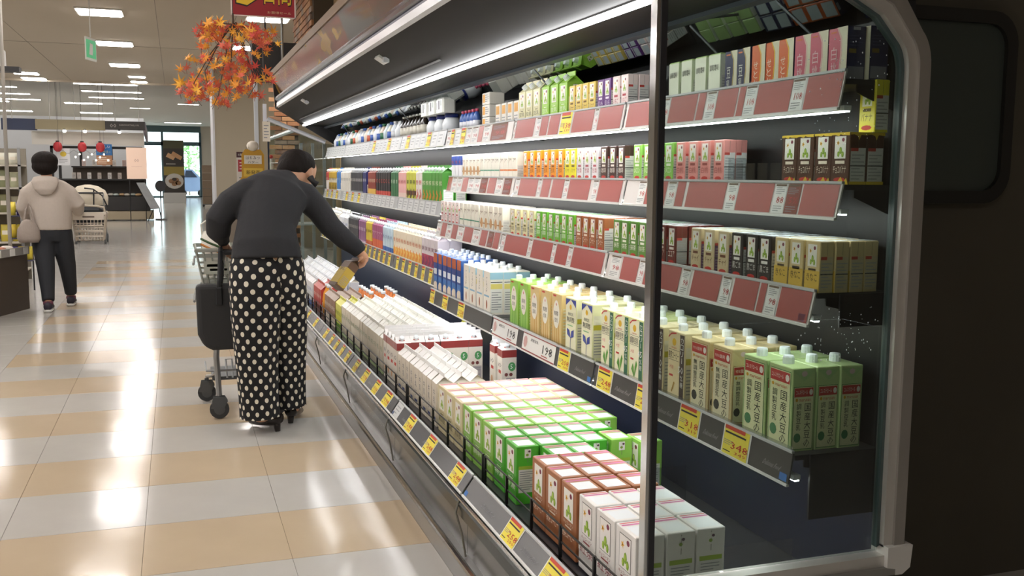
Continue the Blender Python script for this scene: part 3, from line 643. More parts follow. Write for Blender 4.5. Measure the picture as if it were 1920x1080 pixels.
def d_milk(mb, w, d, h):
    F, G, T = faces(mb, w, d, h)
    F.vtext('牛乳', w*.5, h*.85, h*.5, w*.36, mat('#4a4c58', .5), 2); F.rect(w*.2, h*.14, w*.8, h*.2, mat('#46568c', .5)); F.lines(w*.25, h*.28, w*.75, h*.45, 3, GREY)
    G.disc(d*.5, h*1.0-.012, d*.14, h*.03, mat('#a83a38', .5)); G.lines(d*.12, h*.7, d*.5, h*.8, 2, GREY); G.rect(d*.1, h*.1, d*.9, h*.6, mat('#dcdcd8', .5), 1); G.lines(d*.15, h*.14, d*.85, h*.56, 7, GREY)
def d_fruit(col, name, txt, ac):
    def f(mb, w, d, h):
        F, G, T = faces(mb, w, d, h); cr = mat('#ddd7bd', .5)
        F.poly([(w*.62, 0), (w, 0), (w, h), (w*.5, h), (w*.72, h*.8), (w*.74, h*.5)], cr, 1); F.poly([(w*.56, 0), (w*.62, 0), (w*.74, h*.5), (w*.72, h*.8), (w*.5, h), (w*.45, h), (w*.66, h*.78), (w*.67, h*.5)], mat(ac, .5), 2)
        F.vtext(name, w*.34, h*.66, h*.08, w*.3, mat(txt, .5), 3); F.rect(w*.15, h*.9, w*.45, h*.93, mat('#d8743c', .5), 3)
        nv = mat('#34375a', .45); G.rect(0, 0, d, h, nv, 1); G.rect(d*.3, h*.93, d*.7, h*.99, mat('#b8b8c0', .5), 2); G.rect(d*.1, h*.5, d*.5, h*.58, mat('#7d6a2c', .5), 2); G.lines(d*.1, h*.62, d*.9, h*.85, 4, mat('#4f5272', .5)); G.rect(d*.05, h*.02, d*.95, h*.25, mat('#8a8a94', .5), 2)
        T.rect(w*.2, d*.1, w*.9, d*.9, mat('#cfd4d6', .4))
    return f
CAPM = mat('#e9f0f4', .35)
def capmesh(r=.014, hh=.02, n=12):
    b = MB(); vs = []
    for z, q in ((0, r), (hh*.8, r), (hh, r*.86)):
        for i in range(2*n):
            a = pi*i/n; k = q*(1-.05*(i % 2)); vs.append((k*cos(a), k*sin(a), z))
    N = 2*n; b.add(vs, [(j*N+i, j*N+(i+1) % N, (j+1)*N+(i+1) % N, (j+1)*N+i) for j in range(2) for i in range(N)]+[tuple(range(2*N, 3*N))], CAPM)
    b.lathe([(r*.75, -.006), (r*.75, 0)], (0, 0, 0), CAPM, 10)
    return b.mesh('cap')
CAP = capmesh(); CAPB = capmesh(.013, .018)
def brick_pack(w, d, h, col, draw):
    b = MB(); b.box(-d/2, d/2, -w/2, w/2, 0, h, mat(col, .35), .002); draw(b, w, d, h); return b.mesh('carton')
def gable_pack(w, d, h, col, draw, roof=None, fin=.016, turn=False):
    if turn:
        b = MB(); hb = h-fin-w*.36; m = mat(col, .4); rm = mat(roof or col, .4); zr = h-fin
        b.box(-d/2, d/2, -w/2, w/2, 0, hb, m)
        b.add([(-d/2, -w/2, hb), (d/2, -w/2, hb), (d/2, 0, zr), (-d/2, 0, zr), (-d/2, w/2, hb), (d/2, w/2, hb), (-d/2+.02, 0, zr-.008), (d/2-.02, 0, zr-.008)], [(0, 1, 2, 3), (5, 4, 3, 2)], rm)
        b.add([(-d/2, -w/2, hb), (-d/2, w/2, hb), (-d/2+.02, 0, zr-.008), (-d/2, 0, zr), (d/2, -w/2, hb), (d/2, w/2, hb), (d/2-.02, 0, zr-.008), (d/2, 0, zr)], [(0, 2, 1), (0, 3, 2), (3, 1, 2), (4, 5, 6), (4, 6, 7), (7, 6, 5)], rm)
        b.box(-d/2, d/2, -.002, .002, zr-.001, h, rm); draw(b, w, d, hb)
        b.add([(-d*.3, -w*.36, hb+(zr-hb)*.3+.001), (d*.1, -w*.36, hb+(zr-hb)*.3+.001), (d*.1, -w*.28, hb+(zr-hb)*.45+.001), (-d*.3, -w*.28, hb+(zr-hb)*.45+.001)], [(0, 1, 2, 3)], mat('#b04a44', .5))
        return b.mesh('carton')
    b = MB(); hb = h-fin-d*.42; m = mat(col, .4); rm = mat(roof or col, .4)
    b.box(-d/2, d/2, -w/2, w/2, 0, hb, m)
    zr = h-fin
    b.add([(-d/2, -w/2, hb), (-d/2, w/2, hb), (0, w/2, zr), (0, -w/2, zr), (d/2, -w/2, hb), (d/2, w/2, hb), (-.004, -w/2+.012, zr), (0, -w/2+.018, zr-.012)],
          [(0, 3, 2, 1), (4, 5, 2, 3), (1, 2, 5)], rm)
    b.add([(-d/2, -w/2, hb), (d/2, -w/2, hb), (0, -w/2+.022, zr-.006), (0, -w/2, zr)], [(0, 1, 2), (0, 2, 3), (2, 1, 3)], mat('#dedbd0' if col[1] in 'ef' else col, .5))
    b.box(-.002, .002, -w/2, w/2, zr-.001, h, rm)
    draw(b, w, d, hb); return b.mesh('carton')
K = {}
def kind(key, shape, w, d, h, col, draw, desc, name='drink_carton', cap=None, **kw):
    K[key] = dict(me=(brick_pack if shape == 'brick' else gable_pack)(w, d, h, col, draw, **kw), desc=desc, name=name, cap=cap, w=w, d=d, h=h)
TOP = ('top', )
LW, LD, LH = .100, .0645, .203
kind('mg', 'brick', LW, LD, LH, '#b7cf8f', d_maru('green'), 'light green soy milk carton', 'soy_milk_carton', 'flat')
kind('mb', 'brick', LW, LD, LH, '#dcc894', d_maru('beige'), 'beige soy milk carton', 'soy_milk_carton', 'flat')
kind('mm', 'brick', LW, LD, LH, '#ded0a4', d_maru('mugi'), 'cream and brown malt soy carton', 'soy_milk_carton', 'flat')
kind('m45', 'brick', LW, LD, LH, '#dbe4a4', d_maru('cal45'), 'pale green soy carton with dark stripe', 'soy_milk_carton', 'flat')
kind('mbl', 'brick', LW, LD, LH, '#dfe0b4', d_maru('blue'), 'cream soy carton with blue leaf', 'soy_milk_carton', 'flat')
kind('og', 'brick', LW, LD, LH, '#9bcc5a', d_maru('oval_green'), 'green leaf soy carton with white oval', 'soy_milk_carton', 'flat')
kind('oy', 'brick', LW, LD, LH, '#ddc489', d_maru('oval_gold'), 'golden soy carton with white oval', 'soy_milk_carton', 'flat')
kind('al', 'brick', LW, LD, LH, '#ece8dc', d_maru('almond'), 'white almond milk carton', 'almond_milk_carton', 'flat')
kind('bb', 'brick', .074, .066, LH+.01, '#3a68b0', d_maru('bluebot'), 'blue and orange almond drink carton', 'almond_milk_carton', 'flat')
SW, SD, SH = .056, .039, .121
def sm(key, col, name, txt, desc, band=None, endc=None): kind(key, 'brick', SW, SD, SH, col, d_kiri(col, name, txt, small=True, band=band, endc=endc), desc)
sm('kinako', '#d8c391', 'きなこ', '#3a2a1c', 'yellow beige soy drink', '#d8b54e', '#cdbf9c'); sm('goma', '#35312f', '黒ごま', '#e8e6e0', 'black sesame soy drink'); sm('chai', '#cfbd98', 'チャイ', '#6a3d26', 'purple edged beige soy drink', None, '#7d5c86')
sm('cocoa', '#6e2f28', 'ココア', '#efe6dc', 'dark red cocoa soy drink', None, '#a8a5a0'); sm('matcha', '#5d8c3c', '抹茶', '#eef0e0', 'dark green soy drink'); sm('coffee', '#a0613a', 'コーヒー', '#f0e4d4', 'brown coffee soy drink')
sm('chosei', '#6fb73c', '調製', '#eef4e0', 'bright green soy drink'); sm('mucho', '#e4ddb2', '無調整', '#6d6a3c', 'cream soy drink'); sm('peach', '#e79a94', '白桃', '#9a4a44', 'pink soy drink')
sm('orange', '#ef9d2e', '豆乳', '#8a4a18', 'orange soy drink'); sm('lemon', '#e6dc3c', 'バナナ', '#6a5a18', 'bright yellow soy drink'); sm('amazake', '#e2dfe0', '甘酒', '#a8505a', 'white soy drink'); sm('kohi', '#4a3630', '珈琲', '#ece6da', 'dark brown soy drink')
sm('green2', '#8cc35a', 'メロン', '#eef4e0', 'apple green soy drink'); sm('redw', '#ecdcd8', 'いちご', '#b04048', 'red and white soy drink'); sm('purple', '#6d3f86', '紅いも', '#efe6f2', 'purple soy drink'); sm('banana', '#ead06a', 'バナナ', '#7a5a20', 'banana yellow soy drink')
kind('alm1', 'brick', SW, SD, SH, '#ebe7d9', d_gen('ア', '#6b4a34', '#b98a5e', .25, .3, '#c49a6c'), 'white almond drink'); kind('alm2', 'brick', SW, SD, SH, '#e9e7da', d_gen('ア', '#6b4a34', '#4f9a7c', .28, .33), 'white drink with teal line')
kind('alm3', 'brick', SW, SD, SH, '#ebe7d9', d_gen('ア', '#6b4a34', '#d87a3c', .28, .34), 'white drink with orange line'); kind('blw', 'brick', SW, SD, SH, '#e9eaee', d_gen('乳', '#b04030', '#2d4fa8', .55, .95), 'blue and white drink')
kind('m45s', 'brick', .062, .045, .124, '#bcd88c', d_gen('調製', '#26262a', '#eef0dc', .02, .97, None, None), 'pale green small soy drink')
kind('navy', 'brick', .066, .05, .122, '#2c2f55', d_fruit('#2c2f55', '豆乳', '#d8d6c8', '#b8a468'), 'navy soy drink'); kind('org2', 'brick', .066, .05, .122, '#d8642c', d_fruit('#d8642c', 'せとか', '#f0e2cc', '#e8bc3c'), 'orange fruit soy drink')
kind('pnk2', 'brick', .07, .05, .122, '#cf6276', d_fruit('#cf6276', '白桃', '#e8c4c8', '#e0b8b0'), 'pink peach soy drink')
kind('choco', 'brick', .066, .048, .121, '#54382a', d_choco, 'brown chocolate banana soy drink')
kind('kgw', 'brick', .108, .077, .199, '#e6e4e0', d_kiri('#e6e4e0', '紅茶', '#8a3a40', True), 'white tea soy milk carton', 'soy_milk_carton')
kind('kbr', 'brick', .112, .077, .199, '#a56a44', d_kiri('#a56a44', '麦芽コーヒー', '#f0e4d4'), 'brown malt coffee soy milk carton', 'soy_milk_carton')
kind('kdg', 'brick', .112, .076, .190, '#4fae34', d_kiri('#4fae34', '特濃', '#f0f4e4'), 'deep green soy milk carton', 'soy_milk_carton')
kind('klg', 'brick', .112, .076, .190, '#8cc452', d_kiri('#8cc452', '調製', '#f0f4e4'), 'light green soy milk carton', 'soy_milk_carton')
kind('kcr', 'brick', .112, .076, .190, '#ddd2a8', d_kiri('#ddd2a8', '無調整', '#5d5a30'), 'cream soy milk carton', 'soy_milk_carton')
GW, GD, GH = .077, .068, .226
kind('gmk', 'gable', GW, GD, GH, '#e2d9c8', d_milk, 'white milk carton', 'milk_carton', roof='#f0f0ee')
kind('gbf', 'gable', .08, .072, .268, '#e6e0d4', d_bif, 'white milk carton with red band', 'milk_carton', 'turn', turn=True, roof='#ecebea')
kind('ggr', 'gable', GW, GD, GH+.01, '#e2dac6', d_gen('牛乳', '#6d8a5a', '#b9cf9c', .0, .14), 'white milk carton with pale print', 'milk_carton', roof='#eeefe8')
kind('gyg', 'gable', GW, GD, GH, '#d4d44e', d_gen('乳', '#5d7a2a', '#6d9a3a', .0, .3), 'yellow green milk carton', 'milk_carton')
kind('gbr', 'gable', GW, GD, GH, '#8c6a54', d_gen('珈琲', '#efe6da', '#d8cfc0', .0, .3), 'brown coffee milk carton', 'milk_carton', roof='#a08c7c')
kind('grd', 'gable', GW, GD, GH, '#b8433c', d_gen('茶', '#efe6da', '#6d3a2c', .0, .3), 'red brown tea carton', 'tea_carton')
kind('gwb', 'gable', GW, GD, GH, '#e8ebee', d_gen('乳', '#3a5aa8', '#3f62b4', .0, .2), 'white and blue milk carton', 'milk_carton')
kind('gcream', 'gable', .082, .07, .185, '#e3dfb4', d_kiri('#e3dfb4', '豆乳', '#5d5a30'), 'cream gable top soy carton', 'soy_milk_carton', 'gable'); kind('ggrn', 'gable', .082, .07, .185, '#9ccf4c', d_kiri('#9ccf4c', '豆乳', '#eef4e0'), 'lime green gable top soy carton', 'soy_milk_carton', 'gable')
JH = .235
def jk(key, col, name, txt, desc, **kw): kind(key, 'gable', .075, .07, JH, col, d_gen(name, txt, **kw), desc, 'juice_carton', 'gable')
jk('jred', '#c9484a', '乳', '#f0e6e0', 'red topped white juice carton', band='#e9e4de', b0=0, b1=.6); jk('jyel', '#c9a83c', '茶', '#3a2a1c', 'yellow tea carton', band='#e4dcc4', b0=.5, b1=.7, spots='#26262a')
jk('jblu', '#4f86c8', '水', '#f0f4f8', 'sky blue drink carton', band='#dfe6ee', b0=0, b1=.2); jk('jwht', '#e6e3da', '茶', '#4a5a48', 'plain white drink carton', band='#9aa8b8', b0=0, b1=.12)
jk('jblk', '#3a3c42', '珈琲', '#d8d6d0', 'charcoal coffee carton', band='#8f9296', b0=.1, b1=.2); jk('jnav', '#2f3470', '茶', '#d8d6e0', 'navy drink carton'); jk('jbrn', '#8f3a2e', '紅茶', '#f0d8b8', 'red brown tea carton', band='#d8b04e', b0=.1, b1=.35)
jk('jblr', '#26242a', 'C', '#e04838', 'black drink carton with red print', band='#c8463c', b0=.1, b1=.3); jk('jdgr', '#2f6e44', '茶', '#d8e6d0', 'dark green tea carton'); jk('jpnk', '#e6b0ae', '桃', '#b04a50', 'pale pink juice carton', band='#e8cfc4', b0=0, b1=.3)
jk('jyg', '#c9cc4c', '果', '#3a4a20', 'yellow green fruit juice carton', spots='#3a3a20', band='#6d3a2c', b0=.25, b1=.4); jk('jrw', '#e9e2dc', '野', '#c43a34', 'white juice carton with tomatoes', spots='#c9402e'); jk('jveg', '#4f9a3a', '野菜', '#f0f0d0', 'green vegetable juice carton', spots='#e08a2e')
jk('jpur', '#8c5a86', '葡', '#efe0f0', 'purple grape juice carton', band='#c9b0c4', b0=0, b1=.2); jk('jlem', '#d8c43c', '檸', '#5a4a18', 'lemon yellow juice carton', band='#c8603c', b0=0, b1=.3); jk('jmag', '#a8507c', 'ア', '#f0dce4', 'magenta and orange juice carton', band='#d8683c', b0=0, b1=.45)
jk('jsky', '#c4dcea', '水', '#3a62a0', 'pale blue sports drink carton', band='#3f6cb4', b0=0, b1=.3); jk('jorg', '#eadfc8', '橙', '#c8642c', 'orange juice carton with fruit print', spots='#ea8a2c', band='#efc46a', b0=0, b1=.4); jk('jber', '#d8cfd4', '実', '#6d2c48', 'berry juice carton', band='#b03a58', b0=0, b1=.5, spots='#5d2a58')
RANK = ['front rank', 'second rank', 'third rank', 'fourth rank', 'fifth rank', 'sixth rank', 'seventh rank']
CNT = {}
def put(key, x, y, z, label, group, jit=.003, rz=0, tilt=0):
    k = K[key]; loc = (x+random.uniform(-jit, jit)*.3, y+random.uniform(-jit, jit), z); g_ = .04 if k['name'] == 'milk_carton' else jit*6; rot = (tilt+(random.uniform(-.008, .008) if g_ == .04 else 0), 0, rz+random.uniform(-1, 1)*g_)
    if k['cap']:
        r = bpy.data.objects.new(k['name'], None); r.empty_display_size = .02; COL.objects.link(r); r.location = loc; r.rotation_euler = rot
        o = link('carton', k['me'], r)
        if k['cap'] == 'turn': link('cap', CAPB, r, (-.006, -k['w']*.2, k['h']-.016-k['w']*.18), (radians(38), 0, 0))
        elif k['cap'] == 'flat': link('cap', CAP, r, (-.004, .012, k['h']))
        else: link('cap', CAPB, r, (-k['d']*.23, 0, k['h']-.016-k['d']*.2), (0, -radians(42), 0))
    else: r = link(k['name'], k['me'], None, loc, rot)
    tag(r, label, 'carton', group); return r
def run(key, shelfn, z, xf, ya, yb, n, ranks, pitch=None, skip=(), jit=.003, uid=''):
    """n columns between ya (near) and yb (far), ranks going back into the case"""
    k = K[key]; pitch = pitch or k['d']+.0015; st = (yb-ya)/n
    for i in range(n):
        for r in range(ranks):
            if (i, r) in skip: continue
            lab = '%s%s, %s, %s from near end, %s' % (k['desc'], uid, shelfn, ordw(i), RANK[r])
            put(key, xf+pitch*r+k['d']/2, ya+st*(i+.5), z, lab, '%s, %s' % (k['desc']+uid, shelfn), jit)
# fourth shelf (litre cartons with caps)
Z4 = .6945; s4 = 'fourth shelf'
for key, a, b_, n in (('mg', 1.925, 2.155, 2), ('mb', 2.19, 2.435, 2), ('mm', 2.44, 2.70, 2), ('m45', 2.715, 3.05, 3), ('mbl', 3.09, 3.39, 2), ('oy', 3.40, 3.77, 3), ('og', 3.78, 4.03, 2), ('al', 4.30, 4.77, 4)): run(key, s4, Z4, 1.372, a, b_, n, 3)
run('bb', s4, Z4, 1.372, 4.79, 5.37, 6, 3)
# third shelf
Z3 = 1.0795; s3 = 'third shelf'
for key, a, b_, n in (('kinako', 1.905, 2.1, 3), ('goma', 2.105, 2.295, 3), ('chai', 2.30, 2.525, 3), ('cocoa', 2.60, 2.79, 3), ('matcha', 2.80, 3.055, 4), ('coffee', 3.12, 3.39, 4), ('chosei', 3.40, 3.82, 6), ('mucho', 3.83, 4.16, 4), ('alm1', 4.25, 4.62, 5), ('alm2', 4.63, 4.98, 5), ('redw', 4.99, 5.37, 5)): run(key, s3, Z3, 1.414, a, b_, n, 4, .0415)
# second shelf
Z2 = 1.3325; s2 = 'second shelf'
for key, a, b_, n in (('choco', 1.905, 2.17, 4), ('peach', 2.45, 2.745, 4), ('green2', 2.75, 3.05, 4), ('kohi', 3.1, 3.32, 3), ('amazake', 3.325, 3.545, 3), ('lemon', 3.55, 3.66, 2), ('orange', 3.67, 4.17, 6), ('alm3', 4.25, 4.5, 4), ('alm2', 4.51, 4.82, 5), ('alm1', 4.83, 5.15, 5), ('blw', 5.16, 5.37, 3)): run(key, s2, Z2, 1.478, a, b_, n, 2, (.05 if key == 'choco' else .0415))
put('lemon', 1.56, 1.93, Z2+K['choco']['h']+.001, 'yellow and white small carton lying atop the brown cartons by the glass', None)
# top shelf
Z1 = 1.5745; s1 = 'top shelf'
run('pnk2', s1, Z1, 1.474, 1.925, 2.13, 3, 1)
for key, a, b_, n in (('org2', 2.135, 2.32, 3), ('navy', 2.33, 2.46, 2), ('m45s', 2.47, 2.8, 4), ('redw', 3.08, 3.21, 2), ('purple', 3.22, 3.35, 2), ('banana', 3.36, 3.62, 4)): run(key, s1, Z1, 1.474, a, b_, n, 2)
for i, x in enumerate((1.552, 1.574)): put('navy', x, 1.945+.07*i, Z1+.001, 'dark navy soy drink carton end on by the glass, %s' % ('left one' if i == 0 else 'right one'), None)
run('ggrn', s1, Z1, 1.474, 3.63, 3.93, 3, 1, jit=.001); run('gcream', s1, Z1, 1.474, 3.94, 4.22, 3, 1, jit=.001)
# stacked boxes, bottles and packs on the top shelf beyond the second bay
def product(name, label, cat, loc, parts, group=None, rz=0):
    t = thing(name, label, cat, (loc[0], loc[1], loc[2]+.0015), group, rz)
    for nm, mb, sm_ in parts: link(nm, mb.mesh(nm, smooth=sm_), t)
    return t
for i in range(3):
    b = MB().box(-.04, .04, -.06, .06, 0, .058, mat('#e6e3da', .5), .003); F, G, T = faces(b, .12, .08, .058); F.rect(.01, .01, .05, .05, mat('#e8a83c', .5)); F.lines(.055, .01, .115, .05, 4, GREY)
    product('yogurt_box', 'white and orange box, %s up in the stack on the top shelf' % ordw(i), 'box', (1.515, 4.72, Z1+i*.06), [('box_body', b, False)])
for i in range(4):
    b = MB().box(-.035, .035, -.035, .035, 0, .11, mat('#eae6dc', .5), .003); F, G, T = faces(b, .07, .07, .11); F.rect(.01, .06, .06, .1, mat('#d8a04c', .5)); F.lines(.01, .01, .06, .05, 3, GREY)
    product('snack_pack', 'white and amber pack on top shelf, %s from stacked boxes' % ordw(i), 'pack', (1.515, 4.27+i*.09, Z1), [('pack_body', b, False)])
for i in range(5):
    b = MB().lathe([(.02, 0), (.021, .07), (.014, .09), (.009, .1)], (0, 0, 0), mat('#4468b0', .3)); c2 = MB().lathe([(.01, .1), (.01, .115)], (0, 0, 0), mat('#c2506a', .3), 8); l2 = MB().lathe([(.0215, .02), (.0215, .055)], (0, 0, 0), mat('#e4e6ee', .4))
    product('drink_bottle', 'small blue bottle on top shelf, %s from near end' % ordw(i), 'bottle', (1.50, 4.95+i*.065, Z1), [('bottle_body', b, True), ('cap', c2, True), ('label_band', l2, True)], 'small blue bottles')
for i in range(3):
    b = MB().box(-.04, .04, -.075, .075, 0, .085, mat('#e4e6e0', .35), .01); F, G, T = faces(b, .15, .08, .085); F.rect(.06, .02, .08, .07, INK); F.rect(.11, .04, .12, .07, mat('#3a6a4a', .5)); F.rect(.02, .02, .03, .06, GREY)
    product('tofu_pack', 'square white pack atop the jug row, %s from near end' % ordw(i), 'pack', (1.485, 5.52+i*.19, Z1+.122), [('pack_body', b, False)])
    b = MB().lathe([(.045, 0), (.055, .015), (.056, .06), (.042, .09), (.035, .1)], (0, 0, 0), mat('#dfe4e8', .25), 14); c2 = MB().lathe([(.042, .098), (.042, .115), (.038, .12)], (0, 0, 0), mat('#2d3c86', .3), 14)
    product('yogurt_jug', 'round white tub with navy lid, %s from near end' % ordw(i), 'tub', (1.52, 5.52+i*.19, Z1), [('tub_body', b, True), ('lid', c2, True)])
for i in range(7):
    b = MB().lathe([(.028, 0), (.029, .1), (.012, .13), (.011, .15)], (0, 0, 0), mat('#2c2620', .2), 10); c2 = MB().lathe([(.013, .15), (.013, .162)], (0, 0, 0), mat('#c8c8c0', .3), 8); l2 = MB().lathe([(.0295, .03), (.0295, .085)], (0, 0, 0), mat('#d8d4c6', .5), 10)
    product('sauce_bottle', 'dark sauce bottle with pale label on top shelf, %s from near end' % ordw(i), 'bottle', (1.51, 6.12+i*.1, Z1), [('bottle_body', b, True), ('cap', c2, True), ('label_band', l2, True)])
for i in range(22):
    y = 6.9+i*.135; col = ['#e8ecf0', '#dfe6f0', '#e8e4d4', '#cfe0e8', '#e8d8c8'][i % 5]; cp = ['#3f66b8', '#d8dade', '#3f66b8', '#c85a38', '#2f6e4c'][i % 5]
    if i % 3 == 0:
        b = MB(); b.loft([((0, 0, 0), .035, .045), ((0, 0, .08), .04, .052), ((0, 0, .12), .018, .045), ((0, 0, .145), .004, .04)], mat(col, .3), 10)
        product('refill_pouch', 'pale refill pouch on top shelf, %s from near end' % ordw(i//3), 'pouch', (1.52, y, Z1), [('pouch_body', b, True)])
    else:
        b = MB().lathe([(.035, 0), (.037, .09), (.02, .12), (.016, .13)], (0, 0, 0), mat(col, .3), 10); c2 = MB().lathe([(.018, .13), (.018, .15)], (0, 0, 0), mat(cp, .3), 8); l2 = MB().lathe([(.0375, .03), (.0375, .08)], (0, 0, 0), mat(cp, .5), 10)
        product('yogurt_bottle', 'pale bottle on far top shelf, %s along from near end' % ordw(i), 'bottle', (1.52, y, Z1), [('bottle_body', b, True), ('cap', c2, True), ('label_band', l2, True)])
# far bays, upper middle shelf
ZA = 1.1655; sA = 'upper middle shelf'
for key, a, b_, n in (('jveg', 5.42, 5.9, 6), ('jrw', 5.91, 6.07, 2), ('jyg', 6.08, 6.34, 3), ('jpnk', 6.35, 6.58, 3), ('jdgr', 6.6, 6.84, 3), ('jblr', 6.86, 7.38, 6), ('jbrn', 7.4, 7.7, 4), ('jnav', 7.78, 7.93, 2), ('jblk', 7.95, 8.5, 7), ('jwht', 8.54, 9.05, 6), ('jblu', 9.1, 9.3, 2), ('jyel', 9.35, 9.8, 5), ('jred', 9.82, 9.98, 2)): run(key, sA, ZA, 1.437, a, b_, n, 2, .074)
ZB = .7755; sB = 'lower middle shelf'
for key, a, b_, n in (('jber', 5.42, 5.8, 5), ('jorg', 5.82, 6.64, 10), ('jsky', 6.66, 7.0, 4), ('jmag', 7.02, 7.4, 5), ('jlem', 7.42, 7.66, 3), ('jpur', 7.68, 8.0, 4), ('jblk', 8.02, 8.5, 6), ('gwb', 8.52, 9.0, 5), ('jwht', 9.02, 9.95, 10)): run(key, sB, ZB, 1.41, a, b_, n, 2, .074)
# bottom deck
ZD = .2990; sD = 'bottom deck'
run('kgw', sD, ZD+.006, .996, 1.99, 2.33, 3, 3, .0835)
run('kbr', sD, ZD+.006, .996, 2.345, 2.70, 3, 3, .0835); put('kbr', .996+.0835*2+.0385, 2.275+.0, ZD+.006, 'brown malt coffee soy milk carton, bottom deck, tucked behind white ones', None) if False else None
for r, a, n in ((0, 2.84, 2), (1, 2.72, 3), (2, 2.72, 3), (3, 2.85, 2), (4, 2.96, 1)):
    for i in range(n): put('kdg', 1.0+.079*r+.038, 3.095-(i+.5)*.124, ZD, 'deep green soy milk carton, bottom deck, %s from light green, %s' % (ordw(i), RANK[r]), 'deep green soy milk cartons')
for r, y in ((4, 2.78), (5, 2.72)): put('klg', 1.01+.079*r+.038, y+.12, ZD, 'lime soy milk carton against the back of the deck, %s' % RANK[r], None)
run('klg', sD, ZD, 1.0, 3.10, 3.47, 3, 6, .079); run('kcr', sD, ZD, 1.0, 3.475, 3.84, 3, 6, .079)
run('gmk', sD, ZD, 1.0, 3.87, 4.62, 9, 3, .074); run('gbf', sD, ZD, 1.0, 4.64, 4.98, 4, 6, .074)
for i, y in enumerate((4.36, 4.48)): put('gbf', 1.475, y, ZD, 'red banded milk carton standing apart under the fourth shelf, %s' % ('nearer' if i == 0 else 'farther'), None)
run('ggr', sD, ZD, 1.0, 4.99, 6.34, 16, 6, .074)
run('gyg', sD, ZD, 1.0, 6.35, 6.6, 3, 2, .074); run('gbr', sD, ZD, 1.0, 6.62, 7.1, 6, 3, .074); run('gwb', sD, ZD, 1.16, 6.35, 6.6, 3, 4, .074)
run('grd', sD, ZD, 1.0, 7.3, 7.7, 5, 2, .074); run('gwb', sD, ZD+.0, 1.0, 7.75, 9.95, 24, 4, .1, uid=' farther along')
put('gyg', 1.53, 5.3, ZD, 'yellow green carton with round seal, back of the deck', None)
for i in range(14):
    x, y = 1.26+.085*(i % 3)+(.0), 6.68+.1*(i//3)
    b = MB().lathe([(.036, 0), (.038, .12), (.03, .17), (.014, .2), (.013, .215)], (0, 0, 0), mat('#e08a4c', .15), 12); c2 = MB().lathe([(.017, .215), (.017, .235)], (0, 0, 0), CAPM, 10); l2 = MB().lathe([(.0388, .03), (.0388, .1)], (0, 0, 0), mat('#f0d8a8', .5), 12)
    product('juice_bottle', 'round orange juice bottle, %s row from near end, %s' % (ordw(i//3), RANK[i % 3]), 'bottle', (x, y, ZD), [('bottle_body', b, True), ('cap', c2, True), ('label_band', l2, True)])
for i in range(5):
    x, y = 1.04, 7.16+.085*0
for i in range(2):
    b = MB().lathe([(.036, 0), (.038, .12), (.03, .17), (.014, .2), (.013, .215)], (0, 0, 0), mat('#eda23c', .15), 12); c2 = MB().lathe([(.017, .215), (.017, .235)], (0, 0, 0), CAPM, 10)
    product('juice_bottle', 'amber juice bottle behind the wire fence, %s' % ('nearer one' if i == 0 else 'farther one'), 'bottle', (1.04, 7.15+.09*i, ZD), [('bottle_body', b, True), ('cap', c2, True)])
# clear acrylic dividers on the deck and shelves
for i, (x0, x1, y, z0, z1) in enumerate(((1.24, 1.45, 2.02, .3, .44), (1.24, 1.47, 2.6, .3, .46), (1.48, 1.59, 2.175, 1.334, 1.40), (1.48, 1.59, 2.43, 1.334, 1.40))):
    t = thing('clear_divider', ['clear acrylic divider standing on empty deck by the glass', 'clear acrylic divider farther back on the deck', 'small clear divider in the second shelf gap, nearer', 'small clear divider in the second shelf gap, farther'][i], 'divider', (x0, y, z0))
    MB().box(x0, x1, y, y+.003, z0, z1, ACRYL).obj('upright', t); MB().box(x0, x1, y-.06, y, z0, z0+.003, ACRYL).obj('foot', t)
for i in range(4):
    t = thing('bottle_pusher', 'blue grey clear pusher tray in the second shelf gap, %s from glass' % ordw(i), 'tray', (1.53, 2.2+.06*i, 1.333))
    MB().box(1.48, 1.58, 2.182+.06*i, 2.225+.06*i, 1.333, 1.336, mat('#7d90b0', .2)).obj('tray_base', t); MB().box(1.48, 1.483, 2.18+.06*i, 2.225+.06*i, 1.336, 1.385, ACRYL).obj('tray_front', t)

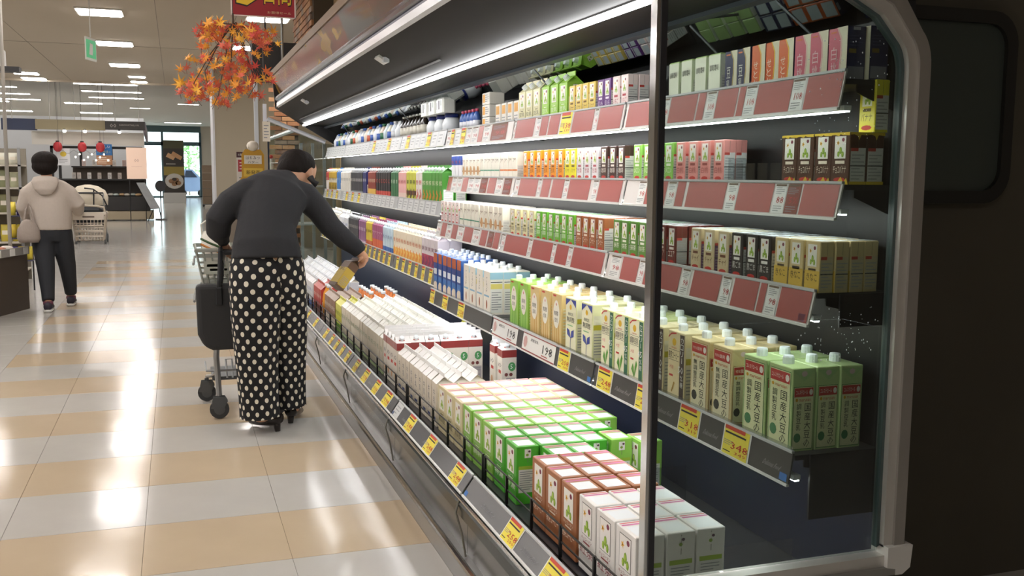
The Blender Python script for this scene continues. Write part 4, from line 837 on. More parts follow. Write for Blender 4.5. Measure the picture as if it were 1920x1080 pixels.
# ================================================================== PEOPLE
SKIN = mat('#c99a7c', .55)
def remesh(o, vox=.008, sm_=6, fac=.5):
    r = o.modifiers.new('remesh', 'REMESH'); r.mode = 'VOXEL'; r.voxel_size = vox; r.use_smooth_shade = True
    s_ = o.modifiers.new('smooth', 'SMOOTH'); s_.iterations = sm_; s_.factor = fac
    return o
def finger(par, base, dirs, r, m):
    b = MB(); p = Vector(base); pts = [p-Vector(dirs[0]).normalized()*.015, p]; 
    for d in dirs: p = p+Vector(d); pts.append(p)
    b.tube(pts, [r*1.05, r]+[r*(.95-.12*i) for i in range(len(dirs))], m, 7); b.ball(pts[-1], r*.75, r*.75, r*.75, m, 7, 5); b.obj('finger', par, True)
def head(b, c, yawdir, pitch, r=.095, m=SKIN):
    """skin head: skull, jaw, nose, ears, brow; yawdir = unit vector the face looks along"""
    f = Vector(yawdir).normalized(); c = Vector(c); up = (Vector((0, 0, 1))-f.z*f); up.normalize(); sd = f.cross(up)
    P = lambda a, s_, u: c+f*a+sd*s_+up*u
    def blob(p, q, n=12):
        bb = MB(); bb.ball((0, 0, 0), q[0], q[1], q[2], m, n, 8)
        b.add([p+f*v[0]+sd*v[1]+up*v[2] for v in bb.v], bb.f, m)
    blob(P(0, 0, .015), (r, r*.82, r*1.02)); blob(P(r*.35, 0, -r*.55), (r*.6, r*.58, r*.6)); blob(P(r*1.0, 0, -r*.2), (r*.2, r*.14, r*.25), 8); blob(P(r*.85, 0, -r*.62), (r*.12, r*.28, r*.07), 8)
    for s_ in (-1, 1): blob(P(-r*.02, s_*r*.84, -r*.12), (r*.18, r*.1, r*.3), 8)
    return P
def eyes(parent, P, r, hair):
    e = MB()
    for s_ in (-1, 1): e.ball(P(r*.86, s_*r*.34, 0), r*.1, r*.14, r*.08, mat('#efe9e2', .3), 8, 6); e.ball(P(r*.95, s_*r*.34, 0), r*.05, r*.06, r*.06, mat('#2a1c14', .2), 6, 5); e.ball(P(r*.92, s_*r*.34, r*.2), r*.05, r*.2, r*.03, hair, 6, 4)
    e.obj('eyes', parent, True)
HAIR = mat('#1a1412', .7, spec=.2, noise=.3, nscale=60, bump=.5, stretch=(1, 1, .2)); KNIT = mat('#2a2b2f', .85, noise=.1, nscale=14, bump=.5)

# --- shopper bending over the case
w1p = thing('person', 'person in black top and polka dot trousers bending over the case, back to camera', 'person', (.45, 5.25, 0))
b = MB()
b.loft([((.43, 5.16, .80), .13, .11), ((.43, 5.17, .95), .15, .115), ((.44, 5.24, 1.08), .13, .10), ((.475, 5.33, 1.18), .145, .10), ((.52, 5.41, 1.25), .15, .095), ((.56, 5.45, 1.29), .09, .07), ((.60, 5.48, 1.315), .05, .05), ((.64, 5.52, 1.345), .048, .05)], SKIN, 18)
b.tube([(.39, 5.38, 1.25), (.20, 5.31, 1.12), (.225, 5.42, .985), (.235, 5.45, .965)], [.055, .045, .03, .026], SKIN, 10)
b.tube([(.64, 5.42, 1.24), (.79, 5.36, 1.055), (.93, 5.33, .935), (.955, 5.33, .905)], [.055, .044, .03, .026], SKIN, 10)
for s_, k, a in ((-1, (.375, 5.14, .5), (.385, 5.13, .09)), (1, (.535, 5.27, .5), (.565, 5.30, .09))):
    b.tube([(.43+s_*.075, 5.17, .85), k, a, (a[0], a[1], .06)], [.085, .058, .038, .036], SKIN, 12)
P1 = head(b, (.655, 5.56, 1.355), (.62, .55, -.55), 0, .098)
# right palm and left palm
b.ball((.965, 5.33, .885), .032, .02, .036, SKIN, 10, 8); b.ball((.237, 5.46, .95), .026, .034, .03, SKIN, 10, 8)
body = b.obj('body', w1p, True); remesh(body, .0085, 4)
for i in range(4): finger(w1p, (.972-.004*i, 5.305+.017*i, .868), [(-.012, -.0, -.02), (-.022, .0, -.012), (-.018, 0, .004)], .0085, SKIN)
finger(w1p, (.945, 5.315, .885), [(-.02, -.004, -.014), (-.018, 0, -.012)], .0095, SKIN)
for i in range(4): finger(w1p, (.262, 5.445+.017*i, .945), [(.012, 0, -.016), (-.006, 0, -.022), (-.018, 0, -.006)], .0085, SKIN)
finger(w1p, (.222, 5.44, .945), [(-.008, 0, -.018), (.012, .004, -.016)], .0095, SKIN)
eyes(w1p, P1, .098, HAIR)
hr = MB(); 
for a_, s_, u_, r in ((-.032, -.016, .018, .098), (-.06, -.005, -.02, .075), (-.01, -.01, .034, .090), (-.075, -.015, -.045, .058)): hr.ball(P1(a_, s_, u_), r, r, r*.97, HAIR, 18, 12)
remesh(hr.obj('hair', w1p, True), .008, 4)
MB().tube([(.70, 5.47, 1.325), (.715, 5.455, 1.30), (.735, 5.45, 1.285)], [.02, .014, .02], mat('#17171a', .7), 8).obj('hair_bow', w1p, True)
sw = MB()
sw.loft([((.432, 5.16, .905), .180, .150), ((.432, 5.17, .97), .170, .138), ((.44, 5.23, 1.07), .150, .125), ((.47, 5.31, 1.165), .165, .125), ((.505, 5.385, 1.245), .178, .115), ((.54, 5.43, 1.285), .13, .085), ((.585, 5.465, 1.31), .068, .06), ((.60, 5.475, 1.32), .06, .055)], KNIT, 22)
sw.tube([(.45, 5.38, 1.255), (.355, 5.36, 1.245), (.27, 5.33, 1.19), (.205, 5.32, 1.105), (.205, 5.36, 1.04), (.222, 5.41, 1.0)], [.075, .078, .075, .07, .065, .04], KNIT, 14)
sw.tube([(.222, 5.405, 1.01), (.232, 5.44, .975)], [.038, .034], KNIT, 12)
sw.tube([(.57, 5.42, 1.25), (.665, 5.41, 1.22), (.735, 5.385, 1.145), (.79, 5.36, 1.06), (.87, 5.345, .985), (.925, 5.335, .945), (.95, 5.332, .915)], [.08, .078, .068, .062, .056, .048, .04], KNIT, 14)
o = remesh(sw.obj('knit_top', w1p, True), .0085, 5)
tr = MB(); DM = dotmat()
def leg(secs, ph): tr.loft(secs, DM, 36, uv=True, pleat=.05, caps=False, circ=.86)
leg([((.40, 5.165, .945), .118, .11), ((.395, 5.165, .90), .138, .125), ((.385, 5.15, .85), .142, .135), ((.375, 5.14, .75), .135, .13), ((.37, 5.13, .62), .125, .12), ((.37, 5.13, .48), .115, .11), ((.372, 5.13, .34), .106, .10), ((.376, 5.13, .2), .1, .095), ((.38, 5.13, .085), .1, .09)], 0)
leg([((.48, 5.175, .945), .108, .105), ((.487, 5.175, .90), .125, .12), ((.50, 5.18, .85), .125, .13), ((.52, 5.2, .75), .118, .125), ((.53, 5.23, .62), .112, .115), ((.535, 5.25, .48), .108, .105), ((.538, 5.27, .34), .098, .095), ((.545, 5.28, .2), .088, .09), ((.552, 5.29, .1), .082, .085)], 1)
tr.obj('polka_dot_trousers', w1p, True)
SH = mat('#241c1a', .25)
for nm, x, y, rz in (('left', .42, 5.2, -.35), ('right', .575, 5.36, -.2)):
    s_ = MB(); f = Vector((-sin(rz)*-1, cos(rz), 0)); f = Vector((-.55, .83, 0)) if nm == 'left' else Vector((.3, .95, 0)); f.normalize()
    c0 = Vector((x, y, 0))
    s_.loft([(c0-f*.10+Vector((0, 0, .075)), .03, .03), (c0-f*.07+Vector((0, 0, .07)), .036, .04), (c0-f*.0+Vector((0, 0, .055)), .04, .038), (c0+f*.07+Vector((0, 0, .035)), .042, .026), (c0+f*.12+Vector((0, 0, .025)), .03, .018), (c0+f*.135+Vector((0, 0, .02)), .01, .01)], SH, 14, side=f.cross(Vector((0, 0, 1))))
    s_.tube([c0-f*.075+Vector((0, 0, .06)), c0-f*.085], [.022, .014], SH, 8); s_.obj('shoe', w1p, True)
# carton in the hand
hc = gable_pack(.075, .06, .20, '#6a5240', d_gen('乳', '#4a3420', '#cdb04a', .12, .75, None, None, end='#cdb04a'), '#5d4a40')
o = link('milk_carton', hc, None, (.80, 5.27, .735), (0, radians(40), radians(20))); tag(o, 'brown and yellow milk carton held in the bending shopper\'s right hand', 'carton')

# --- shopping cart with baskets, beside her
ct = thing('shopping_cart', 'grey metal shopping cart beside the bending shopper', 'shopping cart', (.25, 5.7, 0))
CM = mat('#a2a4a6', .35, .8); CG = mat('#55585a', .5)
for x, y in ((.19, 5.5), (.50, 5.5), (.137, 5.95), (.52, 5.95)):
    c = MB(); c.prism([(x+cos(a*pi/9)*.052, sin(a*pi/9)*.052+.054) for a in range(18)], y-.013, y+.013, mat('#3c3e40', .6)); 
    c.prism([(x+cos(a*pi/6)*.03, sin(a*pi/6)*.03+.054) for a in range(12)], y-.016, y+.016, CG)
    wlr = c.obj('wheel', ct)
    MB().prism([(x-.045, .062), (x+.02, .05), (x+.045, .10), (x+.03, .125), (x-.03, .125)], y-.022, y-.0165, CG).prism([(x-.045, .062), (x+.02, .05), (x+.045, .10), (x+.03, .125), (x-.03, .125)], y+.0165, y+.022, CG).box(x-.012, x+.012, y-.012, y+.012, .11, .14, CG).obj('caster_fork', wlr)
c = MB(); c.tube([(.19, 5.5, .13), (.18, 5.49, .35), (.20, 5.42, .7), (.225, 5.42, .93)], .016, CM); c.obj('upright', ct)
c = MB(); c.tube([(.50, 5.5, .13), (.5, 5.49, .35), (.49, 5.42, .7), (.46, 5.42, .93)], .016, CM); c.obj('upright', ct)
MB().tube([(.205, 5.42, .925), (.48, 5.42, .925)], .016, mat('#3a3a3c', .5)).obj('handle', ct)
c = MB(); c.tube([(.137, 5.95, .15), (.16, 5.7, .2), (.19, 5.49, .26)], .009, CM, 6); c.tube([(.52, 5.95, .15), (.51, 5.7, .2), (.5, 5.49, .26)], .009, CM, 6); c.tube([(.137, 5.95, .15), (.52, 5.95, .15)], .01, CM, 6); c.tube([(.13, 5.95, .235), (.13, 5.6, .25), (.5, 5.6, .25), (.52, 5.95, .235)], .007, CM, 6)
c.tube([(.24, 5.62, .2), (.235, 5.66, .30), (.27, 5.66, .30), (.27, 5.62, .2)], .006, CM, 6); c.obj('base_frame', ct)
MB().box(.16, .49, 5.62, 5.93, .19, .21, CG).obj('base_tray', ct)
for z in (.66, .86):
    c = MB(); c.tube([(.075, 5.46, z), (.09, 5.95, z), (.48, 5.95, z), (.47, 5.46, z)], .007, CM, 6); c.obj('basket_rest', ct)
def basket(name, label, cx, cy, z0, L, Wd, Hh, m, group=None, parts=()):
    t = thing(name, label, 'basket', (cx, cy, z0), group)
    b = MB(); k = .8
    def ring(z, s_, th):
        a, c_ = Wd/2*s_, L/2*s_
        for (x0, x1, y0, y1) in ((-a, a, -c_, -c_+.006), (-a, a, c_-.006, c_), (-a, -a+.006, -c_, c_), (a-.006, a, -c_, c_)): b.box(cx+x0, cx+x1, cy+y0, cy+y1, z, z+th, m)
    n = 6
    for i in range(n+1): ring(z0+Hh*.92*i/n, k+(1-k)*i/n, .008 if i < n-1 else .022)
    nb = 9
    for (ax, s0) in (('x', -1), ('x', 1), ('y', -1), ('y', 1)):
        for i in range(nb+1):
            f = -1+2*i/nb
            if ax == 'x': p0 = (cx+f*Wd/2*k, cy+s0*(L/2*k-.003), z0); p1 = (cx+f*Wd/2, cy+s0*(L/2-.003), z0+Hh*.95)
            else: p0 = (cx+s0*(Wd/2*k-.003), cy+f*L/2*k, z0); p1 = (cx+s0*(Wd/2-.003), cy+f*L/2, z0+Hh*.95)
            b.tube([p0, p1], .0045, m, 4)
    b.box(cx-Wd/2*k, cx+Wd/2*k, cy-L/2*k, cy+L/2*k, z0, z0+.006, m)
    b.obj('basket_body', t); MB().box(cx-Wd/2-.008, cx+Wd/2+.008, cy-L/2-.008, cy-L/2+.004, z0+Hh*.93, z0+Hh+.004, m, .003).obj('rim', t); MB().box(cx-Wd/2-.008, cx+Wd/2+.008, cy+L/2-.004, cy+L/2+.008, z0+Hh*.93, z0+Hh+.004, m, .003).obj('rim', t)
    return t
bk = basket('shopping_basket', 'grey green basket in the upper rack of the near cart', .27, 5.72, .735, .42, .36, .2, mat('#a5aaa2', .5))
basket('shopping_basket', 'grey basket lower in the near cart, behind the hanging bag', .275, 5.75, .60, .34, .3, .11, mat('#9a9c98', .5))
lb = MB(); F = Face(lb, lambda u, v, l: (.13+u, 5.505-.002*l, .80+v)); F.rect(0, 0, .13, .07, mat('#c8ccc0', .5)); F.rect(.015, .04, .11, .055, mat('#4f8a4c', .5)); F.rect(.03, .018, .12, .03, mat('#4f8a4c', .5)); lb.obj('printed_plate', bk)
bg = thing('grocery_bag', 'white folded bag with green and orange stripes in the basket', 'bag', (.2, 5.7, .75))
c = MB(); c.loft([((.215, 5.7, .78), .07, .09), ((.21, 5.7, .9), .08, .09), ((.19, 5.7, 1.0), .07, .03), ((.185, 5.7, 1.03), .05, .006)], mat('#e6e4da', .6), 16); c.obj('bag_body', bg, True)
c = MB(); 
for q, cl in ((0, '#3d5a34'), (.03, '#c8803c')): c.tube([(.12, 5.63, .985-q), (.17, 5.605, .96-q), (.24, 5.605, .93-q), (.28, 5.63, .905-q)], .007, mat(cl, .6), 6)
c.obj('bag_stripe', bg); MB().tube([(.13, 5.7, 1.0), (.125, 5.7, 1.06), (.15, 5.7, 1.08), (.175, 5.7, 1.06), (.18, 5.7, .99)], .006, mat('#e6e4da', .6), 6).obj('bag_handle', bg)
# dark bag hung from the handle
db = thing('shoulder_bag', 'dark charcoal soft bag hanging from the cart handle', 'bag', (.20, 5.33, .42)); BG = mat('#303133', .7, noise=.06, nscale=40, bump=.1)
c = MB(); c.prism([(.085, .50), (.115, .435), (.16, .412), (.36, .412), (.40, .44), (.41, .5), (.40, .765), (.08, .765)], 5.31, 5.395, BG)
o = c.obj('bag_body', db); bv = o.modifiers.new('bevel', 'BEVEL'); bv.width = .025; bv.segments = 3
MB().tube([(.195, 5.305, .70), (.2, 5.31, .78), (.212, 5.38, .93), (.215, 5.42, .945), (.22, 5.43, .93), (.215, 5.39, .80), (.20, 5.36, .72)], .012, mat('#26272a', .7), 8).box(.18, .212, 5.292, 5.312, .66, .75, mat('#26272a', .7), .004).obj('strap', db)

# --- standing shopper far left
w2 = thing('person', 'person in beige hooded jacket and black trousers standing at a cart, back to camera', 'person', (-1.13, 10.5, 0))
HD = mat('#bcb2a8', .85, noise=.05, nscale=50, bump=.15); BT = mat('#23262c', .8, noise=.05, nscale=50)
X = -1.15
b = MB(); b.loft([((X-.02, 10.55, .75), .15, .11), ((X-.02, 10.55, .95), .15, .11), ((X-.03, 10.55, 1.15), .16, .1), ((X-.04, 10.55, 1.24), .12, .08), ((X-.045, 10.56, 1.29), .05, .05), ((X-.045, 10.57, 1.38), .05, .05)], SKIN, 16)
b.tube([(X-.19, 10.55, 1.2), (X-.26, 10.58, .98), (X-.22, 10.72, .86)], [.05, .04, .028], SKIN, 10); b.tube([(X+.12, 10.55, 1.2), (X+.23, 10.56, 1.0), (X+.21, 10.72, .93)], [.05, .04, .028], SKIN, 10)
b.tube([(X-.08, 10.54, .8), (X-.07, 10.45, .45), (X-.05, 10.28, .08)], [.08, .055, .035], SKIN, 10); b.tube([(X+.06, 10.56, .8), (X+.1, 10.62, .45), (X+.11, 10.7, .08)], [.08, .055, .035], SKIN, 10)
b.ball((X-.21, 10.75, .85), .03, .035, .022, SKIN, 10, 8); b.ball((X+.205, 10.75, .92), .03, .035, .022, SKIN, 10, 8)
P2 = head(b, (X-.055, 10.58, 1.43), (-.12, .97, -.18), 0, .1)
remesh(b.obj('body', w2, True), .012, 3); eyes(w2, P2, .1, HAIR)
for cx, cz in ((X-.21, .85), (X+.205, .92)):
    for i in range(4): finger(w2, (cx-.024+.016*i, 10.78, cz), [(0, .02, .002), (0, .014, -.014), (0, -.004, -.018)], .008, SKIN)
    finger(w2, (cx+.028, 10.76, cz-.004), [(.012, .012, -.006), (.002, .016, -.01)], .009, SKIN)
hr = MB(); hr.ball((X-.055, 10.56, 1.445), .122, .118, .098, HAIR, 20, 12); hr.ball((X-.055, 10.54, 1.39), .118, .1, .085, HAIR, 20, 12); remesh(hr.obj('hair', w2, True), .01, 3)
j = MB(); j.loft([((X-.02, 10.55, .775), .185, .14), ((X-.02, 10.55, .9), .19, .145), ((X-.025, 10.55, 1.05), .185, .14), ((X-.035, 10.55, 1.17), .185, .125), ((X-.04, 10.55, 1.235), .15, .1), ((X-.045, 10.56, 1.275), .08, .07)], HD, 22)
j.tube([(X-.13, 10.55, 1.205), (X-.225, 10.55, 1.13), (X-.27, 10.57, .99), (X-.25, 10.66, .90), (X-.22, 10.72, .86)], [.07, .07, .065, .055, .04], HD, 12)
j.tube([(X+.06, 10.55, 1.205), (X+.155, 10.55, 1.14), (X+.225, 10.56, 1.03), (X+.22, 10.66, .96), (X+.21, 10.72, .93)], [.07, .07, .068, .055, .04], HD, 12)
remesh(j.obj('hooded_jacket', w2, True), .012, 4)
hd = MB(); hd.loft([((X-.045, 10.45, 1.285), .11, .04), ((X-.045, 10.42, 1.24), .125, .045), ((X-.045, 10.405, 1.17), .10, .035), ((X-.045, 10.41, 1.12), .05, .02)], HD, 16); remesh(hd.obj('hood', w2, True), .01, 3)
t = MB(); t.loft([((X-.02, 10.55, .83), .18, .13), ((X-.02, 10.55, .72), .175, .13), ((X-.02, 10.55, .66), .16, .115)], BT, 18)
t.loft([((X-.1, 10.54, .76), .1, .11), ((X-.095, 10.51, .6), .1, .1), ((X-.075, 10.44, .4), .082, .085), ((X-.055, 10.33, .18), .062, .065), ((X-.05, 10.29, .1), .058, .06)], BT, 14); t.loft([((X+.065, 10.55, .76), .1, .11), ((X+.075, 10.57, .6), .1, .1), ((X+.1, 10.62, .4), .08, .085), ((X+.112, 10.68, .18), .062, .065), ((X+.112, 10.7, .12), .058, .06)], BT, 14)
remesh(t.obj('trousers', w2, True), .011, 3)
for cx, cy in ((X-.05, 10.29), (X+.112, 10.72)):
    s_ = MB(); s_.loft([((cx, cy-.09, .05), .035, .035), ((cx, cy-.04, .06), .04, .045), ((cx, cy+.05, .05), .042, .035), ((cx, cy+.13, .035), .04, .022), ((cx, cy+.16, .03), .02, .012)], mat('#2c2836', .6), 12, side=Vector((1, 0, 0))); sh_ = s_.obj('shoe', w2, True)
    MB().loft([((cx, cy-.1, .014), .04, .013), ((cx, cy, .014), .045, .013), ((cx, cy+.16, .014), .035, .013)], mat('#d8d6d2', .5), 10).obj('sole', sh_, True)
    MB().loft([((cx, cy-.02, .1), .045, .045), ((cx, cy-.02, .07), .046, .05)], mat('#6d3a4c', .7), 10).obj('sock', sh_, True)
tb = thing('tote_bag', 'greige gathered shoulder bag on the standing shopper\'s left arm', 'bag', (-1.36, 10.4, .66)); TB = mat('#9d928a', .8, noise=.08, nscale=30, bump=.3)
c = MB(); c.loft([((-1.36, 10.42, .66), .085, .05), ((-1.36, 10.42, .70), .105, .065), ((-1.36, 10.42, .78), .10, .06), ((-1.355, 10.42, .86), .06, .04), ((-1.35, 10.42, .88), .03, .03)], TB, 16); c.obj('bag_body', tb, True)
MB().tube([(-1.40, 10.42, .85), (-1.38, 10.44, .97), (-1.36, 10.5, 1.03), (-1.33, 10.44, .97), (-1.31, 10.42, .85)], .009, TB, 6).obj('strap', tb)
# white basket carried on her arm
wb = basket('shopping_basket', 'white plastic slotted basket carried on the standing shopper\'s right arm', -.845, 10.86, .645, .30, .32, .29, mat('#d8cfc2', .5))
MB().box(-.99, -.70, 10.70, 10.706, .86, .925, mat('#d8cfc2', .5), .002).obj('slotted_panel', wb)
for i in range(3): MB().box(-.975, -.715, 10.703, 10.708, .69+.055*i, .705+.055*i, mat('#d8cfc2', .5), .002).obj('slotted_panel', wb)
MB().box(-.90, -.79, 10.697, 10.70, .885, .90, mat('#6d5f58', .6)).obj('grip_slot', wb)
MB().tube([(-1.0, 10.74, .93), (-.99, 10.74, .99), (-.93, 10.74, 1.005), (-.77, 10.74, 1.0), (-.70, 10.74, .985), (-.69, 10.74, .93)], .011, mat('#c9bfae', .5), 8).obj('handle', wb)
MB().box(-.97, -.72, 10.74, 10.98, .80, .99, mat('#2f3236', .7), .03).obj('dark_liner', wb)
# stroller beyond
st_ = thing('baby_stroller', 'stroller with cream hood and black trim standing beyond the standing shopper', 'stroller', (-1.5, 20, 0))
c = MB(); c.loft([((-1.55, 19.9, .72), .33, .25), ((-1.55, 19.9, .86), .34, .26), ((-1.56, 19.9, .98), .30, .24), ((-1.56, 19.9, 1.07), .18, .16), ((-1.56, 19.9, 1.10), .05, .05)], mat('#d8cfbc', .7), 18); c.obj('hood', st_, True)
c = MB(); c.tube([(-1.22, 19.66, .70), (-1.3, 19.64, .9), (-1.45, 19.63, 1.02), (-1.6, 19.63, 1.04)], .014, mat('#1d1d20', .6), 6); c.tube([(-1.45, 19.62, .72), (-1.44, 19.63, 1.02)], .012, mat('#1d1d20', .6), 6); c.obj('hood_trim', st_)
MB().box(-1.8, -1.28, 19.7, 20.3, .40, .72, mat('#2a2b2e', .7), .04).obj('seat', st_)
for x in (-1.78, -1.28):
    MB().tube([(x, 19.6, .95), (x, 19.8, .5), (x, 20.3, .12)], .014, CM, 6).tube([(x, 20.2, .6), (x, 19.75, .12)], .014, CM, 6).obj('frame_tube', st_)
    for y in (19.75, 20.3):
        c = MB(); c.prism([(y+cos(a*pi/7)*.085, sin(a*pi/7)*.085+.086) for a in range(14)], x-.02, x+.02, CG, axis='x'); c.obj('wheel', st_)
MB().tube([(-1.78, 19.6, .95), (-1.28, 19.6, .95)], .016, DARK).obj('handle', st_)

# ================================================================== MAPLE SPRAY, HANGING SIGNS
mp_ = thing('maple_spray', 'artificial red orange and yellow maple leaf spray hanging over the aisle', 'decoration', (.38, 6.7, 2.36))
def leafmesh(m):
    b = MB(); pts = []
    L = [(0, 1), (26, .30), (48, .92), (68, .28), (95, .72), (112, .22), (142, .42), (162, .15), (180, .12)]
    P = [(sin(radians(a))*r, cos(radians(a))*r) for a, r in L]; P = P+[(-x, y) for x, y in P[::-1][1:-1]]
    n = len(P); vs = [(x*.045, y*.045, -.012*(x*x+y*y)) for x, y in P]+[(0, 0, .002)]
    b.add(vs, [(i, (i+1) % n, n) for i in range(n)], m); b.tube([(0, -.004, 0), (0, -.035, .004)], .0012, mat('#8a3a2c', .6), 4)
    return b.mesh('maple_leaf')
LM = [leafmesh(mat(c_, .6)) for c_ in ('#c8523a', '#d8703a', '#cf4a40', '#f0b23c', '#eca03a', '#dc6850')]
cl = [(.30, 2.18, .17, .14), (.47, 2.12, .17, .15), (.20, 2.0, .15, .10), (.36, 1.98, .18, .12), (.52, 1.93, .13, .12), (.58, 2.2, .08, .08), (.10, 1.87, .08, .07), (.28, 1.85, .12, .07), (.24, 2.25, .09, .06), (.42, 2.27, .14, .05)]
clc = []
for i in range(285):
    c_ = cl[i % len(cl)]; a, r = random.random()*2*pi, math.sqrt(random.random())
    loc = Vector((c_[0]+c_[2]*r*cos(a), 6.75+random.uniform(-.28, .28), c_[1]+c_[3]*r*sin(a)))
    s_ = random.uniform(.8, 1.35)
    o = link('maple_leaf', LM[random.choice([0, 0, 1, 2, 3, 3, 4, 4, 5])], mp_, loc-Vector((.38, 6.7, 2.36)), (radians(random.uniform(40, 130)), random.uniform(-.9, .9), random.uniform(-.8, .8)+ (pi if random.random() < .4 else 0))); o.scale = (s_,)*3
for z0, z1 in ((2.36, 3.59),): MB().tube([(.38, 6.7, z0), (.38, 6.7, z1)], .002, mat('#3a3a3a', .5), 5).obj('hanging_wire', mp_)
br = MB()
for c_ in cl: br.tube([(.38, 6.7, 2.3), ((.38+c_[0])/2, 6.72, (2.3+c_[1])/2+.03), (c_[0], 6.75, c_[1]), (c_[0]+random.uniform(-.08, .08), 6.78, c_[1]-.09)], [.005, .004, .003, .0015], mat('#4a3a30', .8), 5)
br.tube([(.38, 6.7, 2.37), (.38, 6.7, 2.28)], .006, mat('#4a3a30', .8), 5); br.obj('twigs', mp_)
sg = thing('hanging_sign', 'red hanging sign with big yellow lettering above the maple spray', 'sign', (.6, 7, 2.4))
c = MB(); c.box(.385, .815, 7, 7.012, 2.40, 2.78, mat('#9e2f38', .5)); c.obj('sign_board', sg)
c = MB()
for a in ((.385, .815, 2.40, 2.408), (.385, .815, 2.772, 2.78), (.385, .393, 2.4, 2.78), (.807, .815, 2.4, 2.78)): c.box(a[0], a[1], 6.994, 7, a[2], a[3], mat('#e4dcd4', .5))
c.obj('sign_border', sg)
c = MB(); F = Face(c, lambda u, v, l: (.385+u, 7-.001*l, 2.40+v)); F.text('3', .125, .20, .19, .27, INK, 1); F.text('3', .125, .20, .175, .25, mat('#e8c83a', .5), 2); F.text('日間', .31, .19, .19, .22, INK, 1); F.text('日間', .31, .19, .18, .205, mat('#e8c83a', .5), 2); F.text('お買得セール', .32, .035, .16, .018, mat('#e0c9a0', .5), 1); c.obj('lettering', sg)
MB().tube([(.45, 7.006, 2.78), (.45, 7.006, 3.6)], .003, mat('#888888', .5), 5).tube([(.75, 7.006, 2.78), (.75, 7.006, 3.6)], .003, mat('#888888', .5), 5).obj('hanging_wire', sg)
ex = thing('exit_sign', 'green and white emergency exit sign hung from ceiling in the aisle', 'sign', (-1.0, 14, 2.77), rz=0)
c = MB(); c.prism([(-1.055, 13.9), (-1.04, 13.88), (-.94, 14.2), (-.955, 14.22)], 2.78, 3.07, mat('#e6ebe6', .4), axis='z'); c.obj('sign_box', ex)
c = MB(); c.add([(-1.037, 13.885, 2.81), (-.943, 14.185, 2.81), (-.943, 14.185, 3.04), (-1.037, 13.885, 3.04)], [(0, 1, 2, 3)], mat('#3fa06c', .4, emit=.4)); c.add([(-1.01, 13.962, 2.85), (-.975, 14.07, 2.85), (-.972, 14.08, 2.99), (-1.0, 13.99, 3.0)], [(0, 1, 2, 3)], WHITE); c.obj('green_face', ex)
c = MB(); c.box(-1.0, -.985, 13.99, 14.01, 3.07, 3.6, mat('#cfcfc8', .5)); c.obj('hanging_rod', ex)

# ceiling fittings on the left: camera and pole
pl = thing('display_pole', 'thin grey pole standing beside the left shelves', 'pole', (-1.74, 12, 0)); MB().tube([(-1.76, 12, 0), (-1.735, 12, 3.6)], .02, mat('#a8a49c', .4, .3)).obj('pole', pl); MB().lathe([(.05, 0), (.05, .02)], (-1.76, 12, 0), CG).obj('pole_foot', pl)
cmr = thing('ceiling_spotlight', 'grey track spotlight at the left edge of the ceiling', 'light', (-1.95, 13, 3.6)); MB().tube([(-1.95, 13, 3.6), (-1.95, 13, 2.75)], .02, mat('#9a968e', .5)).obj('rod', cmr); MB().box(-2.1, -1.7, 12.9, 13.1, 2.5, 2.56, DARK).box(-2.0, -1.85, 12.95, 13.05, 2.56, 2.76, mat('#c8c8c4', .4), .02).obj('lamp_head', cmr)

# ================================================================== RIGHT SIDE BEYOND THE CASE
brm = [mat(c_, .8, noise=.12, nscale=30) for c_ in ('#b0805c', '#a3704e', '#bd9168', '#8d6a50', '#9b8878')]
bmesh_ = []
for m in brm: b = MB(); b.box(0, .03, 0, .19, 0, .062, m, .004); bmesh_.append(b.mesh('brick'))
bmesh2 = []
for m in brm: b = MB(); b.box(0, .19, 0, .03, 0, .062, m, .004); bmesh2.append(b.mesh('brick'))
bw = struct(MB().box(1.5, 1.9, 11.2, 13.0, 2.2, 3.6, mat('#5d5348', .9)), 'trim_4')
for r in range(18):
    for q in range(9):
        y = 11.2+q*.2+(.1 if r % 2 else 0)
        if y+.19 <= 13.02: link('brick', random.choice(bmesh_), bw, (1.472, y, 2.24+r*.074))
bw2 = struct(MB().box(1.53, 1.87, 16, 16.3, 0, 3.0, mat('#5d5348', .9)), 'trim_5')
for r in range(40):
    for q in range(2):
        x = 1.5+q*.2-(.08 if r % 2 else 0); link('brick', random.choice(bmesh2), bw2, (x, 15.975, .02+r*.074))
dv = thing('ceiling_duct_box', 'dark hanging box above the far end of the case', 'duct', (1.05, 10.8, 2.7)); MB().box(.80, 1.3, 10.8, 11.1, 2.32, 2.72, mat('#39393b', .7)).obj('box', dv); MB().tube([(1.1, 10.7, 2.3), (1.1, 10.7, 3.6)], .014, mat('#8c8c88', .4, .4)).tube([(.95, 10.95, 2.7), (.95, 10.95, 3.6)], .01, DARK).obj('rod', dv)
# hanging paper tag strip
pt = thing('paper_streamer', 'white paper tag strip hanging below the maple spray', 'tag', (.66, 8.2, 1.75)); c = MB(); c.box(.675, .735, 8.2, 8.204, 1.60, 1.76, mat('#ded8c8', .6)); c.box(.68, .71, 8.2, 8.204, 1.76, 1.90, mat('#d8dde6', .6)); F = Face(c, lambda u, v, l: (.675+u, 8.2-.001*l, 1.6+v)); F.lines(.01, .02, .05, .14, 5, GREY); c.obj('paper', pt); MB().tube([(.69, 8.202, 1.9), (.69, 8.202, 3.6)], .0015, GREY, 4).obj('string', pt)
